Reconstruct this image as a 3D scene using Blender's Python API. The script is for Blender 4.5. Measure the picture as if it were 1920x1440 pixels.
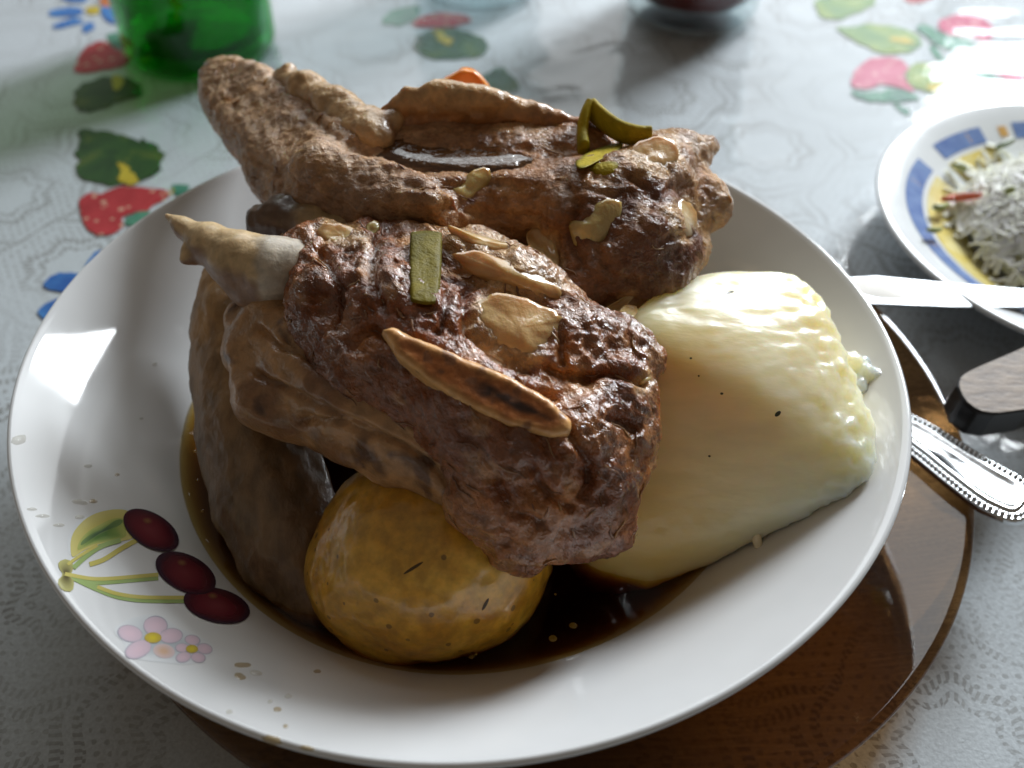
import bpy, bmesh, math, random
import numpy as np
from mathutils import Vector, Matrix
from mathutils.bvhtree import BVHTree
from mathutils.geometry import tessellate_polygon
random.seed(7); rng = np.random.default_rng(11)
for o in list(bpy.data.objects): bpy.data.objects.remove(o)
sc = bpy.context.scene
COL = sc.collection

# ------------------------------------------------------------------ camera
CAM = np.array((0.013228, -0.194875, 0.241988)); PITCH = 0.787348; ROLL = 0.0127006
FPX = 1844.14; W0, H0 = 1920, 1440
cam_d = bpy.data.cameras.new('camera'); cam = bpy.data.objects.new('camera', cam_d); COL.objects.link(cam)
cam_d.sensor_width = 36.0; cam_d.lens = 36.0 * FPX / W0; cam_d.clip_start = 0.01; cam_d.clip_end = 50
cam.matrix_world = (Matrix.Translation(Vector(CAM)) @ Matrix.Rotation(math.pi/2 - PITCH, 4, 'X') @ Matrix.Rotation(ROLL, 4, 'Z'))
cam_d.dof.use_dof = True; cam_d.dof.focus_distance = 0.232; cam_d.dof.aperture_fstop = 10.5
sc.camera = cam

# ------------------------------------------------------------------ world, window light, exposure
w = bpy.data.worlds.new('World'); sc.world = w; w.use_nodes = True
w.node_tree.nodes['Background'].inputs[0].default_value = (1.0, 0.84, 0.66, 1)
w.node_tree.nodes['Background'].inputs[1].default_value = 0.115
def area(name, loc, target, sx, sy, power, col):
    d = bpy.data.lights.new(name, 'AREA'); d.shape = 'RECTANGLE'; d.size = sx; d.size_y = sy; d.energy = power; d.color = col
    o = bpy.data.objects.new(name, d); COL.objects.link(o); o.location = loc
    o.rotation_euler = (Vector(target) - Vector(loc)).to_track_quat('-Z', 'Y').to_euler(); return o
area('window_light', (1.038, 1.430, 0.99), (0, 0, 0.05), 0.52, 0.66, 48.0, (0.90, 0.96, 1.0))
area('room_light', (0.10, 2.05, 1.30), (0, 0.05, 0.0), 1.9, 1.4, 23.0, (0.92, 0.97, 1.0))
sc.view_settings.view_transform = 'Standard'; sc.view_settings.look = 'None'
sc.view_settings.exposure = 0.15; sc.view_settings.gamma = 1.0; sc.view_settings.use_curve_mapping = False
sc.render.engine = 'CYCLES'; sc.cycles.use_denoising = True
sc.cycles.max_bounces = 10; sc.cycles.transparent_max_bounces = 16; sc.cycles.caustics_reflective = False; sc.cycles.caustics_refractive = False

# ------------------------------------------------------------------ sight-line helpers (measured points -> places in the scene)
def ray(px, py):
    x = (px - W0/2) / FPX; y = -(py - H0/2) / FPX
    c, s = math.cos(ROLL), math.sin(ROLL); x, y = c*x - s*y, s*x + c*y
    cp, sp = math.cos(PITCH), math.sin(PITCH)
    d = np.array((x, cp + y*sp, -sp + y*cp)); return d / np.linalg.norm(d)
def at(px, py, z):
    d = ray(px, py); return CAM + d * ((z - CAM[2]) / d[2])
def on_plane(px, py, p0, n):
    d = ray(px, py); return CAM + d * (np.dot(p0 - CAM, n) / np.dot(d, n))

# ------------------------------------------------------------------ object helpers
def tag(o, label=None, cat=None, group=None, kind=None):
    if label: o['label'] = label
    if cat: o['category'] = cat
    if group: o['group'] = group
    if kind: o['kind'] = kind
    return o
def empty(name, loc, label, cat, group=None):
    o = bpy.data.objects.new(name, None); COL.objects.link(o); o.location = loc; o.empty_display_size = 0.01
    return tag(o, label, cat, group)
def link(name, me, material, parent=None, smooth=True):
    o = bpy.data.objects.new(name, me); COL.objects.link(o)
    if material and not me.materials: me.materials.append(material)
    if smooth and len(me.polygons): me.polygons.foreach_set('use_smooth', [True]*len(me.polygons))
    if parent is not None:
        o.parent = parent; o.matrix_parent_inverse = Matrix.Translation(-Vector(parent.location))
    return o
def mesh(name, verts, faces):
    me = bpy.data.meshes.new(name)
    me.from_pydata([tuple(map(float, v)) for v in verts], [], [tuple(map(int, f)) for f in faces]); me.update(); return me
def npmesh(name, V, Q):
    me = bpy.data.meshes.new(name); nq = len(Q); k = Q.shape[1]
    me.vertices.add(len(V)); me.vertices.foreach_set('co', V.astype(np.float32).ravel())
    me.loops.add(nq*k); me.loops.foreach_set('vertex_index', Q.astype(np.int32).ravel())
    me.polygons.add(nq); me.polygons.foreach_set('loop_start', np.arange(0, nq*k, k, dtype=np.int32))
    me.update(calc_edges=True); return me
def color(me, C):
    a = me.color_attributes.new('Col', 'FLOAT_COLOR', 'POINT')
    a.data.foreach_set('color', np.c_[C, np.ones(len(C))].astype(np.float32).ravel())
def lathe(name, prof, seg=128, rad=None):
    V = []; F = []; n = len(prof)
    for i in range(seg):
        a = 2*math.pi*i/seg; k = rad(a) if rad else 1
        for r, z in prof: V.append((r*k*math.cos(a), r*k*math.sin(a), z))
    for i in range(seg):
        j = (i+1) % seg
        for m in range(n-1):
            F.append((i*n+m, j*n+m, j*n+m+1, i*n+m+1))
    me = mesh(name, V, F)
    bm = bmesh.new(); bm.from_mesh(me); bmesh.ops.remove_doubles(bm, verts=bm.verts, dist=1e-6)
    bmesh.ops.recalc_face_normals(bm, faces=bm.faces); bm.to_mesh(me); bm.free(); return me
def tube(name, pts, radii, seg=10):
    pts = [np.array(p, float) for p in pts]; V = []; F = []; up = np.array((0.13, 0.2, 0.97))
    for i, p in enumerate(pts):
        t = pts[min(i+1, len(pts)-1)] - pts[max(i-1, 0)]; t /= np.linalg.norm(t)
        a = np.cross(t, up); a /= np.linalg.norm(a); b = np.cross(a, t)
        for k in range(seg):
            an = 2*math.pi*k/seg; V.append(p + radii[i]*(math.cos(an)*a + math.sin(an)*b))
    for i in range(len(pts)-1):
        for k in range(seg):
            l = (k+1) % seg; F.append((i*seg+k, i*seg+l, (i+1)*seg+l, (i+1)*seg+k))
    F.append(tuple(range(seg-1, -1, -1))); F.append(tuple(range((len(pts)-1)*seg, len(pts)*seg)))
    return mesh(name, V, F)

# ------------------------------------------------------------------ noise + implicit-surface modelling (numpy)
TAB = rng.random((32, 32, 32)).astype(np.float32)
def vnoise(P, freq, off=0.0):
    p = P*freq + off; i = np.floor(p).astype(int); t = (p - i).astype(np.float32); t = t*t*t*(t*(t*6-15)+10)
    i &= 31; j = (i+1) & 31; x, y, z = t.T
    g = lambda a, b, c: TAB[a, b, c]
    x0, y0, z0 = i.T; x1, y1, z1 = j.T
    c00 = g(x0,y0,z0)*(1-x)+g(x1,y0,z0)*x; c10 = g(x0,y1,z0)*(1-x)+g(x1,y1,z0)*x
    c01 = g(x0,y0,z1)*(1-x)+g(x1,y0,z1)*x; c11 = g(x0,y1,z1)*(1-x)+g(x1,y1,z1)*x
    return ((c00*(1-y)+c10*y)*(1-z) + (c01*(1-y)+c11*y)*z)*2 - 1
def fbm(P, freq, oct=3, off=0.0, gain=0.5):
    s = 0; a = 1.0; tot = 0
    for k in range(oct):
        s = s + a*vnoise(P, freq, off + 7.3*k); tot += a; a *= gain; freq *= 2.03
    return s/tot
def smin(a, b, k):
    h = np.clip(0.5 + 0.5*(b-a)/k, 0, 1); return b*(1-h) + a*h - k*h*(1-h)
def smax(a, b, k): return -smin(-a, -b, k)
def s_cap(P, a, b, ra, rb):
    ba = (b-a).astype(np.float32); L = float(ba@ba) + 1e-12
    t = np.clip(((P-a.astype(np.float32))@ba)/L, 0, 1)
    d = P - a.astype(np.float32) - t[:, None]*ba; return np.sqrt((d*d).sum(1)) - (ra + t*(rb-ra))
def s_chain(P, nodes, k=0.003):
    d = None
    pts = [(at(x, y, z), r*1e-3) for x, y, z, r in nodes]
    for (a, ra), (b, rb) in zip(pts[:-1], pts[1:]):
        e = s_cap(P, a, b, ra, rb); d = e if d is None else smin(d, e, k)
    if len(pts) == 1: d = s_cap(P, pts[0][0], pts[0][0]+1e-5, pts[0][1], pts[0][1])
    return d
def s_ell(P, c, r, M=None):
    q = P - np.asarray(c, np.float32)
    if M is not None: q = q@np.asarray(M, np.float32)
    q = q/np.asarray(r, np.float32); l = np.sqrt((q*q).sum(1)); return (l-1)*float(min(r))
def frame(pl):
    a, b, c = [at(*p) for p in pl]; n = np.cross(b-a, c-a); n /= np.linalg.norm(n)
    if n@(CAM-a) < 0: n = -n
    u = np.cross((0, 0, 1.0), n); u = u/np.linalg.norm(u) if np.linalg.norm(u) > 1e-6 else np.array((1., 0, 0)); v = np.cross(n, u)
    return a, u, v, n
def poly_sd(Q, poly):
    d = np.full(len(Q), 1e9, np.float32); ins = np.zeros(len(Q), bool); N = len(poly)
    for i in range(N):
        a, b = poly[i], poly[(i+1) % N]; e = b-a; wv = Q-a
        t = np.clip((wv@e)/(e@e), 0, 1); r = wv - t[:, None]*e; d = np.minimum(d, np.sqrt((r*r).sum(1)))
        c = ((a[1] <= Q[:, 1]) != (b[1] <= Q[:, 1])); xs = a[0] + (Q[:, 1]-a[1])/(b[1]-a[1]+1e-12)*e[0]
        ins ^= c & (Q[:, 0] < xs)
    return np.where(ins, -d, d)
def s_slab(P, poly_px, pl, up, down, k=0.006, dome=0.0):
    """rounded slab: an outline lying on a tilted plane, 'up' mm above and 'down' mm below it"""
    a, u, v, n = frame(pl); q = P - a.astype(np.float32)
    poly = np.array([[(on_plane(x, y, a, n)-a)@u, (on_plane(x, y, a, n)-a)@v] for x, y in poly_px], np.float32)
    Q = np.stack([q@u.astype(np.float32), q@v.astype(np.float32)], 1); d2 = poly_sd(Q, poly); hh = q@n.astype(np.float32)
    top = up*1e-3 + dome*1e-3*np.clip(-d2/0.02, -0.3, 1)
    return smax(smax(d2, hh-top, k), -hh-down*1e-3, k)
def nets(F, o, h):
    s = F < 0; c = np.zeros(np.array(F.shape)-1, np.int8)
    offs = [(i, j, k) for i in (0, 1) for j in (0, 1) for k in (0, 1)]
    n0, n1, n2 = F.shape
    for i, j, k in offs: c += s[i:n0-1+i, j:n1-1+j, k:n2-1+k]
    act = (c > 0) & (c < 8); ijk = np.argwhere(act); idx = np.full(act.shape, -1, np.int64); idx[act] = np.arange(len(ijk))
    pos = np.zeros((len(ijk), 3)); cnt = np.zeros(len(ijk))
    for a in offs:
        for ax in range(3):
            if a[ax] == 0:
                b = list(a); b[ax] = 1
                fa = F[tuple((ijk+a).T)]; fb = F[tuple((ijk+b).T)]; cr = (fa < 0) != (fb < 0)
                t = np.where(cr, fa/np.where(fa == fb, 1, fa-fb), 0)
                pp = np.tile(np.array(a, float), (len(ijk), 1)); pp[:, ax] = t; pos += pp*cr[:, None]; cnt += cr
    V = o + h*(ijk + pos/cnt[:, None]); Q = []
    for ax in range(3):
        e1, e2 = (ax+1) % 3, (ax+2) % 3
        A = np.moveaxis(s, (ax, e1, e2), (0, 1, 2)); I = np.moveaxis(idx, (ax, e1, e2), (0, 1, 2))
        a0 = A[:-1, 1:-1, 1:-1]; a1 = A[1:, 1:-1, 1:-1]; ed = np.argwhere(a0 != a1)
        i, j, k = ed.T; q = np.stack([I[i, j, k], I[i, j+1, k], I[i, j+1, k+1], I[i, j, k+1]], 1)
        flip = ~a0[i, j, k]; q[flip] = q[flip][:, ::-1]; Q.append(q)
    Q = np.concatenate(Q); return V, Q[(Q >= 0).all(1)]
def vnormals(V, Q):
    fn = np.cross(V[Q[:, 2]]-V[Q[:, 0]], V[Q[:, 3]]-V[Q[:, 1]]); N = np.zeros_like(V)
    for k in range(4): np.add.at(N, Q[:, k], fn)
    return N/(np.linalg.norm(N, axis=1)[:, None]+1e-12)
def sculpt(name, fun, lo, hi, h=0.0009, disp=None, col=None, material=None, parent=None, relax=2):
    """mesh the zero set of fun, relax it, displace along normals by disp(V,N), colour it by col(V,N)"""
    lo = np.array(lo, float); hi = np.array(hi, float); n = np.ceil((hi-lo)/h).astype(int)+1
    g = [lo[i] + h*np.arange(n[i]) for i in range(3)]
    P = np.stack(np.meshgrid(*g, indexing='ij'), -1).reshape(-1, 3).astype(np.float32)
    F = fun(P).reshape(n).astype(np.float64); F[[0, -1]] = 1; F[:, [0, -1]] = 1; F[:, :, [0, -1]] = 1
    V, Q = nets(F, lo, h)
    for _ in range(relax):
        S = np.zeros_like(V); C = np.zeros(len(V))
        for a, b in ((0, 1), (1, 2), (2, 3), (3, 0)):
            np.add.at(S, Q[:, a], V[Q[:, b]]); np.add.at(S, Q[:, b], V[Q[:, a]]); np.add.at(C, Q[:, a], 1); np.add.at(C, Q[:, b], 1)
        V = 0.5*V + 0.5*S/C[:, None]
    N = vnormals(V, Q)
    V0 = V
    if disp is not None: V = V + N*disp(V, N)[:, None]
    me = npmesh(name, V, Q)
    if col is not None: color(me, col(V0, N))
    o = link(name, me, material, parent)
    if name in ('meat',): SURF.append((V, Q))
    o['_'] = 0; del o['_']
    return o, V, Q
SURF = []
def bounds(nodes, m=0.006):
    P = np.array([at(x, y, z) for x, y, z, r in nodes]); R = np.array([n[3] for n in nodes])*1e-3
    return (P-R[:, None]).min(0)-m, (P+R[:, None]).max(0)+m

# ------------------------------------------------------------------ material helpers
class NB:
    def __init__(s, name):
        s.m = bpy.data.materials.new(name); s.m.use_nodes = True; s.t = s.m.node_tree; s.n = s.t.nodes; s.n.clear()
        s.out = s.n.new('ShaderNodeOutputMaterial')
    def put(s, sock, v):
        if isinstance(v, bpy.types.NodeSocket): s.t.links.new(v, sock)
        elif isinstance(v, (tuple, list)) and len(v) == 3 and sock.type == 'RGBA': sock.default_value = (*v, 1)
        else: sock.default_value = v
    def node(s, typ, ins=None, **kw):
        n = s.n.new(typ)
        for k, v in kw.items(): setattr(n, k, v)
        for k, v in (ins or {}).items(): s.put(n.inputs[k], v)
        return n
    def math(s, op, a, b=0.0, c=0.0, clamp=False):
        n = s.n.new('ShaderNodeMath'); n.operation = op; n.use_clamp = clamp
        for i, v in enumerate((a, b, c)): s.put(n.inputs[i], v)
        return n.outputs[0]
    def coord(s, which='Object'): return s.node('ShaderNodeTexCoord').outputs[which]
    def scale(s, v, sc_):
        n = s.n.new('ShaderNodeMapping'); s.put(n.inputs[0], v); n.inputs['Scale'].default_value = sc_; return n.outputs[0]
    def noise(s, v, scale, detail=3.0, rough=0.55, dist=0.0):
        return s.node('ShaderNodeTexNoise', {'Vector': v, 'Scale': scale, 'Detail': detail, 'Roughness': rough, 'Distortion': dist}).outputs[0]
    def ramp(s, f, stops):
        n = s.n.new('ShaderNodeValToRGB'); s.put(n.inputs[0], f); e = n.color_ramp.elements
        while len(e) < len(stops): e.new(0.5)
        for i, (p, c) in enumerate(stops):
            e[i].position = p; e[i].color = (*c, 1) if isinstance(c, (tuple, list)) else (c, c, c, 1)
        return n.outputs[0]
    def mix(s, f, a, b, blend='MIX'):
        n = s.n.new('ShaderNodeMix'); n.data_type = 'RGBA'; n.blend_type = blend
        s.put(n.inputs[0], f); s.put(n.inputs[6], a); s.put(n.inputs[7], b); return n.outputs[2]
    def bump(s, h, strength, dist, nrm=None):
        i = {'Height': h, 'Strength': strength, 'Distance': dist}
        if nrm is not None: i['Normal'] = nrm
        return s.node('ShaderNodeBump', i).outputs[0]
    def bsdf(s, **kw):
        n = s.n.new('ShaderNodeBsdfPrincipled')
        for k, v in kw.items(): s.put(n.inputs[k.replace('_', ' ')], v)
        s.t.links.new(n.outputs[0], s.out.inputs[0]); return n
    def vcol(s): return s.node('ShaderNodeVertexColor', layer_name='Col').outputs[0]
def simple(name, col, rough=0.5, **kw):
    b = NB(name); b.bsdf(Base_Color=col, Roughness=rough, **kw); return b.m
def thin_fresnel(b, ior):
    bf = b.node('ShaderNodeNewGeometry').outputs['Backfacing']     # same reflectance on both faces: no total internal reflection in a thin sheet
    return b.node('ShaderNodeFresnel', {'IOR': b.math('MULTIPLY_ADD', bf, 1/ior-ior, ior)})
def clear(name, tint, ior=1.5, rough=0.02, bumpy=None, refl=1.0, grain=None):
    """thin clear sheet or tinted glass: straight-through tint plus Fresnel reflection"""
    b = NB(name); fr = thin_fresnel(b, ior); tr = b.node('ShaderNodeBsdfTransparent', {'Color': tint}); gl = b.node('ShaderNodeBsdfGlossy', {'Color': (1, 1, 1), 'Roughness': rough})
    if grain: b.put(tr.inputs['Color'], grain(b))
    if bumpy:
        nb = bumpy(b); b.t.links.new(nb, gl.inputs['Normal'])
    f = b.math('MULTIPLY', fr.outputs[0], refl)
    mx = b.node('ShaderNodeMixShader'); b.put(mx.inputs[0], f); b.t.links.new(tr.outputs[0], mx.inputs[1]); b.t.links.new(gl.outputs[0], mx.inputs[2])
    b.t.links.new(mx.outputs[0], b.out.inputs[0]); return b.m

def meat_mat(name, axis, rough=0.40, coat=0.45, spread=0.40, grain=1.0, long_=0.42, relief=1.0):
    """wet braised muscle: strands run along 'axis'"""
    b = NB(name); c = b.coord(); e = Vector(axis).normalized().rotation_difference(Vector((1, 0, 0))).to_euler()
    m = b.n.new('ShaderNodeMapping'); b.put(m.inputs[0], c); m.inputs['Rotation'].default_value = e; loc = m.outputs[0]
    strand = b.noise(b.scale(loc, (long_, 1, 1)), 480*grain, 4, 0.6, 0.7); fine = b.noise(b.scale(loc, (0.8, 1, 1)), 1150*grain, 3, 0.6, 0.3); blot = b.noise(c, 75, 4, 0.6, 0.5)
    k = b.ramp(strand, [(0.28, 1-spread), (0.5, 1.0), (0.75, 1+spread)])
    k2 = b.ramp(blot, [(0.30, (0.62, 0.52, 0.45)), (0.5, (1.0, 0.97, 0.92)), (0.72, (1.32, 1.26, 1.15))])
    colr = b.mix(1.0, b.mix(1.0, b.mix(1.0, b.vcol(), k, 'MULTIPLY'), k2, 'MULTIPLY'), b.ramp(fine, [(0.3, 0.80), (0.7, 1.20)]), 'MULTIPLY')
    nb = b.bump(fine, 0.75, 0.0007*relief, b.bump(strand, 0.7, 0.0012*relief)); wet = b.ramp(b.noise(c, 130, 3), [(0.36, 0.5*coat), (0.54, 1.8*coat)])
    b.bsdf(Base_Color=colr, Roughness=rough, Normal=nb, Coat_Weight=wet, Coat_Roughness=0.05, Coat_Normal=nb, Specular_IOR_Level=0.06,
           Subsurface_Weight=0.15, Subsurface_Radius=(1.0, 0.30, 0.12), Subsurface_Scale=0.003)
    return b.m
def soft_mat(name, sss=0.35, scale=0.006, rough=0.28, coat=0.5, freq=180, amp=0.0007, spread=0.15, radius=(1.0, 0.6, 0.3), fibre=(1, 1, 1), spec=0.5):
    b = NB(name); c = b.scale(b.coord(), fibre); n1 = b.noise(c, freq, 4, 0.55, 0.3); n2 = b.noise(c, freq*4, 2)
    colr = b.mix(1.0, b.vcol(), b.ramp(n1, [(0.3, 1-spread), (0.7, 1+spread)]), 'MULTIPLY')
    nb = b.bump(n2, 0.45, amp*0.7, b.bump(n1, 0.6, amp))
    b.bsdf(Base_Color=colr, Roughness=rough, Normal=nb, Coat_Weight=coat, Coat_Roughness=0.12, Specular_IOR_Level=spec, Subsurface_Weight=sss, Subsurface_Radius=radius, Subsurface_Scale=scale)
    return b.m

# ================================================================== THE SETTING: table, lace cloth, clear plastic cover
def lace_mat():
    b = NB('lace_cloth'); g = b.node('ShaderNodeNewGeometry').outputs['Position']
    sx = b.node('ShaderNodeSeparateXYZ', {0: b.node('ShaderNodeVectorMath', {0: g, 1: b.scale(b.node('ShaderNodeTexNoise', {'Vector': g, 'Scale': 25.0}).outputs[1], (0.004, 0.004, 0))}, operation='ADD').outputs[0]})
    X, Y = sx.outputs[0], sx.outputs[1]
    def cell(ox, oy, S):
        u = b.math('SUBTRACT', b.math('FRACT', b.math('MULTIPLY_ADD', X, 1/S, ox)), 0.5); v = b.math('SUBTRACT', b.math('FRACT', b.math('MULTIPLY_ADD', Y, 1/S, oy)), 0.5)
        r = b.math('MULTIPLY', b.math('SQRT', b.math('ADD', b.math('MULTIPLY', u, u), b.math('MULTIPLY', v, v))), S); a = b.math('ARCTAN2', v, u); return r, a
    S = 0.095
    r, a = cell(0.13, 0.35, S); r2, a2 = cell(0.63, 0.85, S)
    inner = b.math('LESS_THAN', r2, r)                       # which motif this point belongs to
    R = b.math('MINIMUM', r, r2); A = b.math('ADD', b.math('MULTIPLY', inner, a2), b.math('MULTIPLY', b.math('SUBTRACT', 1.0, inner), a))
    rr = b.math('ADD', R, b.math('MULTIPLY', b.math('SINE', b.math('MULTIPLY', A, 8.0)), 0.0018))   # scalloped rings
    band = b.math('FRACT', b.math('MULTIPLY', rr, 1/0.0052)); ring = b.math('LESS_THAN', band, 0.34)
    tick = b.math('GREATER_THAN', b.math('SINE', b.math('MULTIPLY', A, b.math('MULTIPLY', b.math('ROUND', b.math('MULTIPLY', rr, 1/0.0052)), 14.0))), -0.1)
    hx = b.math('FRACT', b.math('MULTIPLY', X, 1/0.0036)); row = b.math('MULTIPLY', b.math('FLOOR', b.math('MULTIPLY', Y, 1/0.0031)), 0.5)
    hx = b.math('SUBTRACT', b.math('FRACT', b.math('MULTIPLY_ADD', X, 1/0.0036, row)), 0.5); hy = b.math('SUBTRACT', b.math('FRACT', b.math('MULTIPLY', Y, 1/0.0031)), 0.5)
    hole = b.math('LESS_THAN', b.math('ADD', b.math('MULTIPLY', hx, hx), b.math('MULTIPLY', hy, hy)), 0.06)
    net = b.math('SUBTRACT', 1.0, b.math('MULTIPLY', hole, 0.75))
    zone = b.math('GREATER_THAN', b.math('FRACT', b.math('MULTIPLY', rr, 1/0.0208)), 0.5)        # rings of open ladder work between rings of netting
    ladder = b.math('MAXIMUM', ring, b.math('MULTIPLY', tick, 0.85))
    solid = b.math('LESS_THAN', R, 0.012)
    th = b.math('ADD', b.math('MULTIPLY', zone, ladder), b.math('MULTIPLY', b.math('SUBTRACT', 1.0, zone), net))
    th = b.math('MAXIMUM', th, solid)
    patch = b.ramp(b.noise(g, 14.0, 2), [(0.42, 0.25), (0.60, 1.0)])                            # areas of plain dense weave
    th = b.math('SUBTRACT', 1.0, b.math('MULTIPLY', b.math('SUBTRACT', 1.0, th), patch))
    cord = b.math('LESS_THAN', b.math('ABSOLUTE', b.math('SUBTRACT', b.math('FRACT', b.math('MULTIPLY', rr, 1/0.0104)), 0.5)), 0.075); th = b.math('MAXIMUM', th, b.math('MULTIPLY', cord, 1.25))   # raised white cords
    fine = b.noise(g, 900.0, 2)
    col = b.mix(th, (0.27, 0.265, 0.26), (0.57, 0.605, 0.64)); col = b.mix(1.0, col, b.ramp(fine, [(0.3, 0.86), (0.7, 1.08)]), 'MULTIPLY')
    hgt = b.math('ADD', th, b.math('MULTIPLY', fine, 0.3))
    b.bsdf(Base_Color=col, Roughness=0.75, Normal=b.bump(hgt, 0.7, 0.0007)); return b.m
wood = NB('table_wood'); wc = wood.scale(wood.coord(), (4, 40, 1)); wood.bsdf(Base_Color=wood.ramp(wood.noise(wc, 6, 5), [(0.3, (0.05, 0.025, 0.012)), (0.7, (0.13, 0.07, 0.035))]), Roughness=0.5)
def box(name, lo, hi, m, parent=None, bev=0.0):
    bm = bmesh.new(); bmesh.ops.create_cube(bm, size=1)
    for v in bm.verts: v.co = Vector([(lo[i]+hi[i])/2 + v.co[i]*(hi[i]-lo[i]) for i in range(3)])
    if bev: bmesh.ops.bevel(bm, geom=bm.edges[:], offset=bev, segments=3, affect='EDGES', profile=0.5)
    me = bpy.data.meshes.new(name); bm.to_mesh(me); bm.free(); return link(name, me, m, parent, False)
tag(box('table', (-0.75, -0.55, -0.04), (0.75, 0.80, -0.0025), wood.m), kind='structure')
cloth = empty('tablecloth', (0, 0, 0), 'white lace tablecloth printed with strawberries, leaves and blue flowers', 'tablecloth')
link('lace', mesh('lace', [(-0.75, -0.55, 0), (0.75, -0.55, 0), (0.75, 0.80, 0), (-0.75, 0.80, 0)], [(0, 1, 2, 3)]), lace_mat(), cloth, False)

def print_mat(name, stops, freq, seeds=None, rough=0.7):
    b = NB(name); c = b.coord(); n = b.noise(c, freq, 3, 0.6, 0.6); col = b.ramp(n, stops)
    if seeds:
        v = b.node('ShaderNodeTexVoronoi', {'Vector': c, 'Scale': 190.0}); col = b.mix(b.math('LESS_THAN', v.outputs['Distance'], 0.24), col, seeds)
    b.bsdf(Base_Color=col, Roughness=rough, Normal=b.bump(b.noise(c, 900, 2), 0.4, 0.0004)); return b.m
M_RED = print_mat('print_red', [(0.35, (0.36, 0.012, 0.020)), (0.65, (0.50, 0.03, 0.04))], 60, (0.62, 0.35, 0.25))
M_PINK = print_mat('print_pink', [(0.35, (0.50, 0.045, 0.13)), (0.65, (0.60, 0.12, 0.22))], 60, (0.75, 0.45, 0.45))
M_LEAF = print_mat('print_leaf', [(0.30, (0.004, 0.035, 0.006)), (0.52, (0.018, 0.075, 0.008)), (0.72, (0.13, 0.15, 0.012))], 55)
M_PALE = print_mat('print_pale_leaf', [(0.30, (0.07, 0.20, 0.06)), (0.50, (0.16, 0.28, 0.06)), (0.70, (0.34, 0.40, 0.08))], 45)
M_TEAL = print_mat('print_teal', [(0.35, (0.03, 0.16, 0.11)), (0.65, (0.08, 0.27, 0.17))], 60)
M_YEL = print_mat('print_yellow', [(0.35, (0.48, 0.34, 0.01)), (0.65, (0.62, 0.48, 0.04))], 80)
M_BLUE = print_mat('print_blue', [(0.35, (0.010, 0.09, 0.36)), (0.65, (0.05, 0.22, 0.55))], 80)
M_ORG = print_mat('print_orange', [(0.35, (0.50, 0.10, 0.02)), (0.65, (0.60, 0.20, 0.05))], 80)
def chaikin(p, n=2):
    p = [np.array(q, float) for q in p]
    for _ in range(n):
        r = []
        for i in range(len(p)):
            a, c = p[i], p[(i+1) % len(p)]; r += [0.75*a+0.25*c, 0.25*a+0.75*c]
        p = r
    return p
LAY = [0]
def motif(name, m, poly, z=0.0004):
    LAY[0] += 1; zz = z + 0.00001*(LAY[0] % 30)
    rag = 2.2 if 'leaf' in name else 1.0
    V = [at(x+rng.normal(0, rag), y+rng.normal(0, rag*0.7), zz) for x, y in chaikin(poly, 2)]; n = len(V)
    area2 = sum(V[i][0]*V[(i+1) % n][1]-V[(i+1) % n][0]*V[i][1] for i in range(n))
    if area2 < 0: V = V[::-1]
    return link(name, mesh(name, V, [tuple(range(n))]), m, cloth, False)
S, L, F, K = 'printed_strawberry', 'printed_leaf', 'printed_flower_petal', 'printed_leaf_vein'
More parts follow.
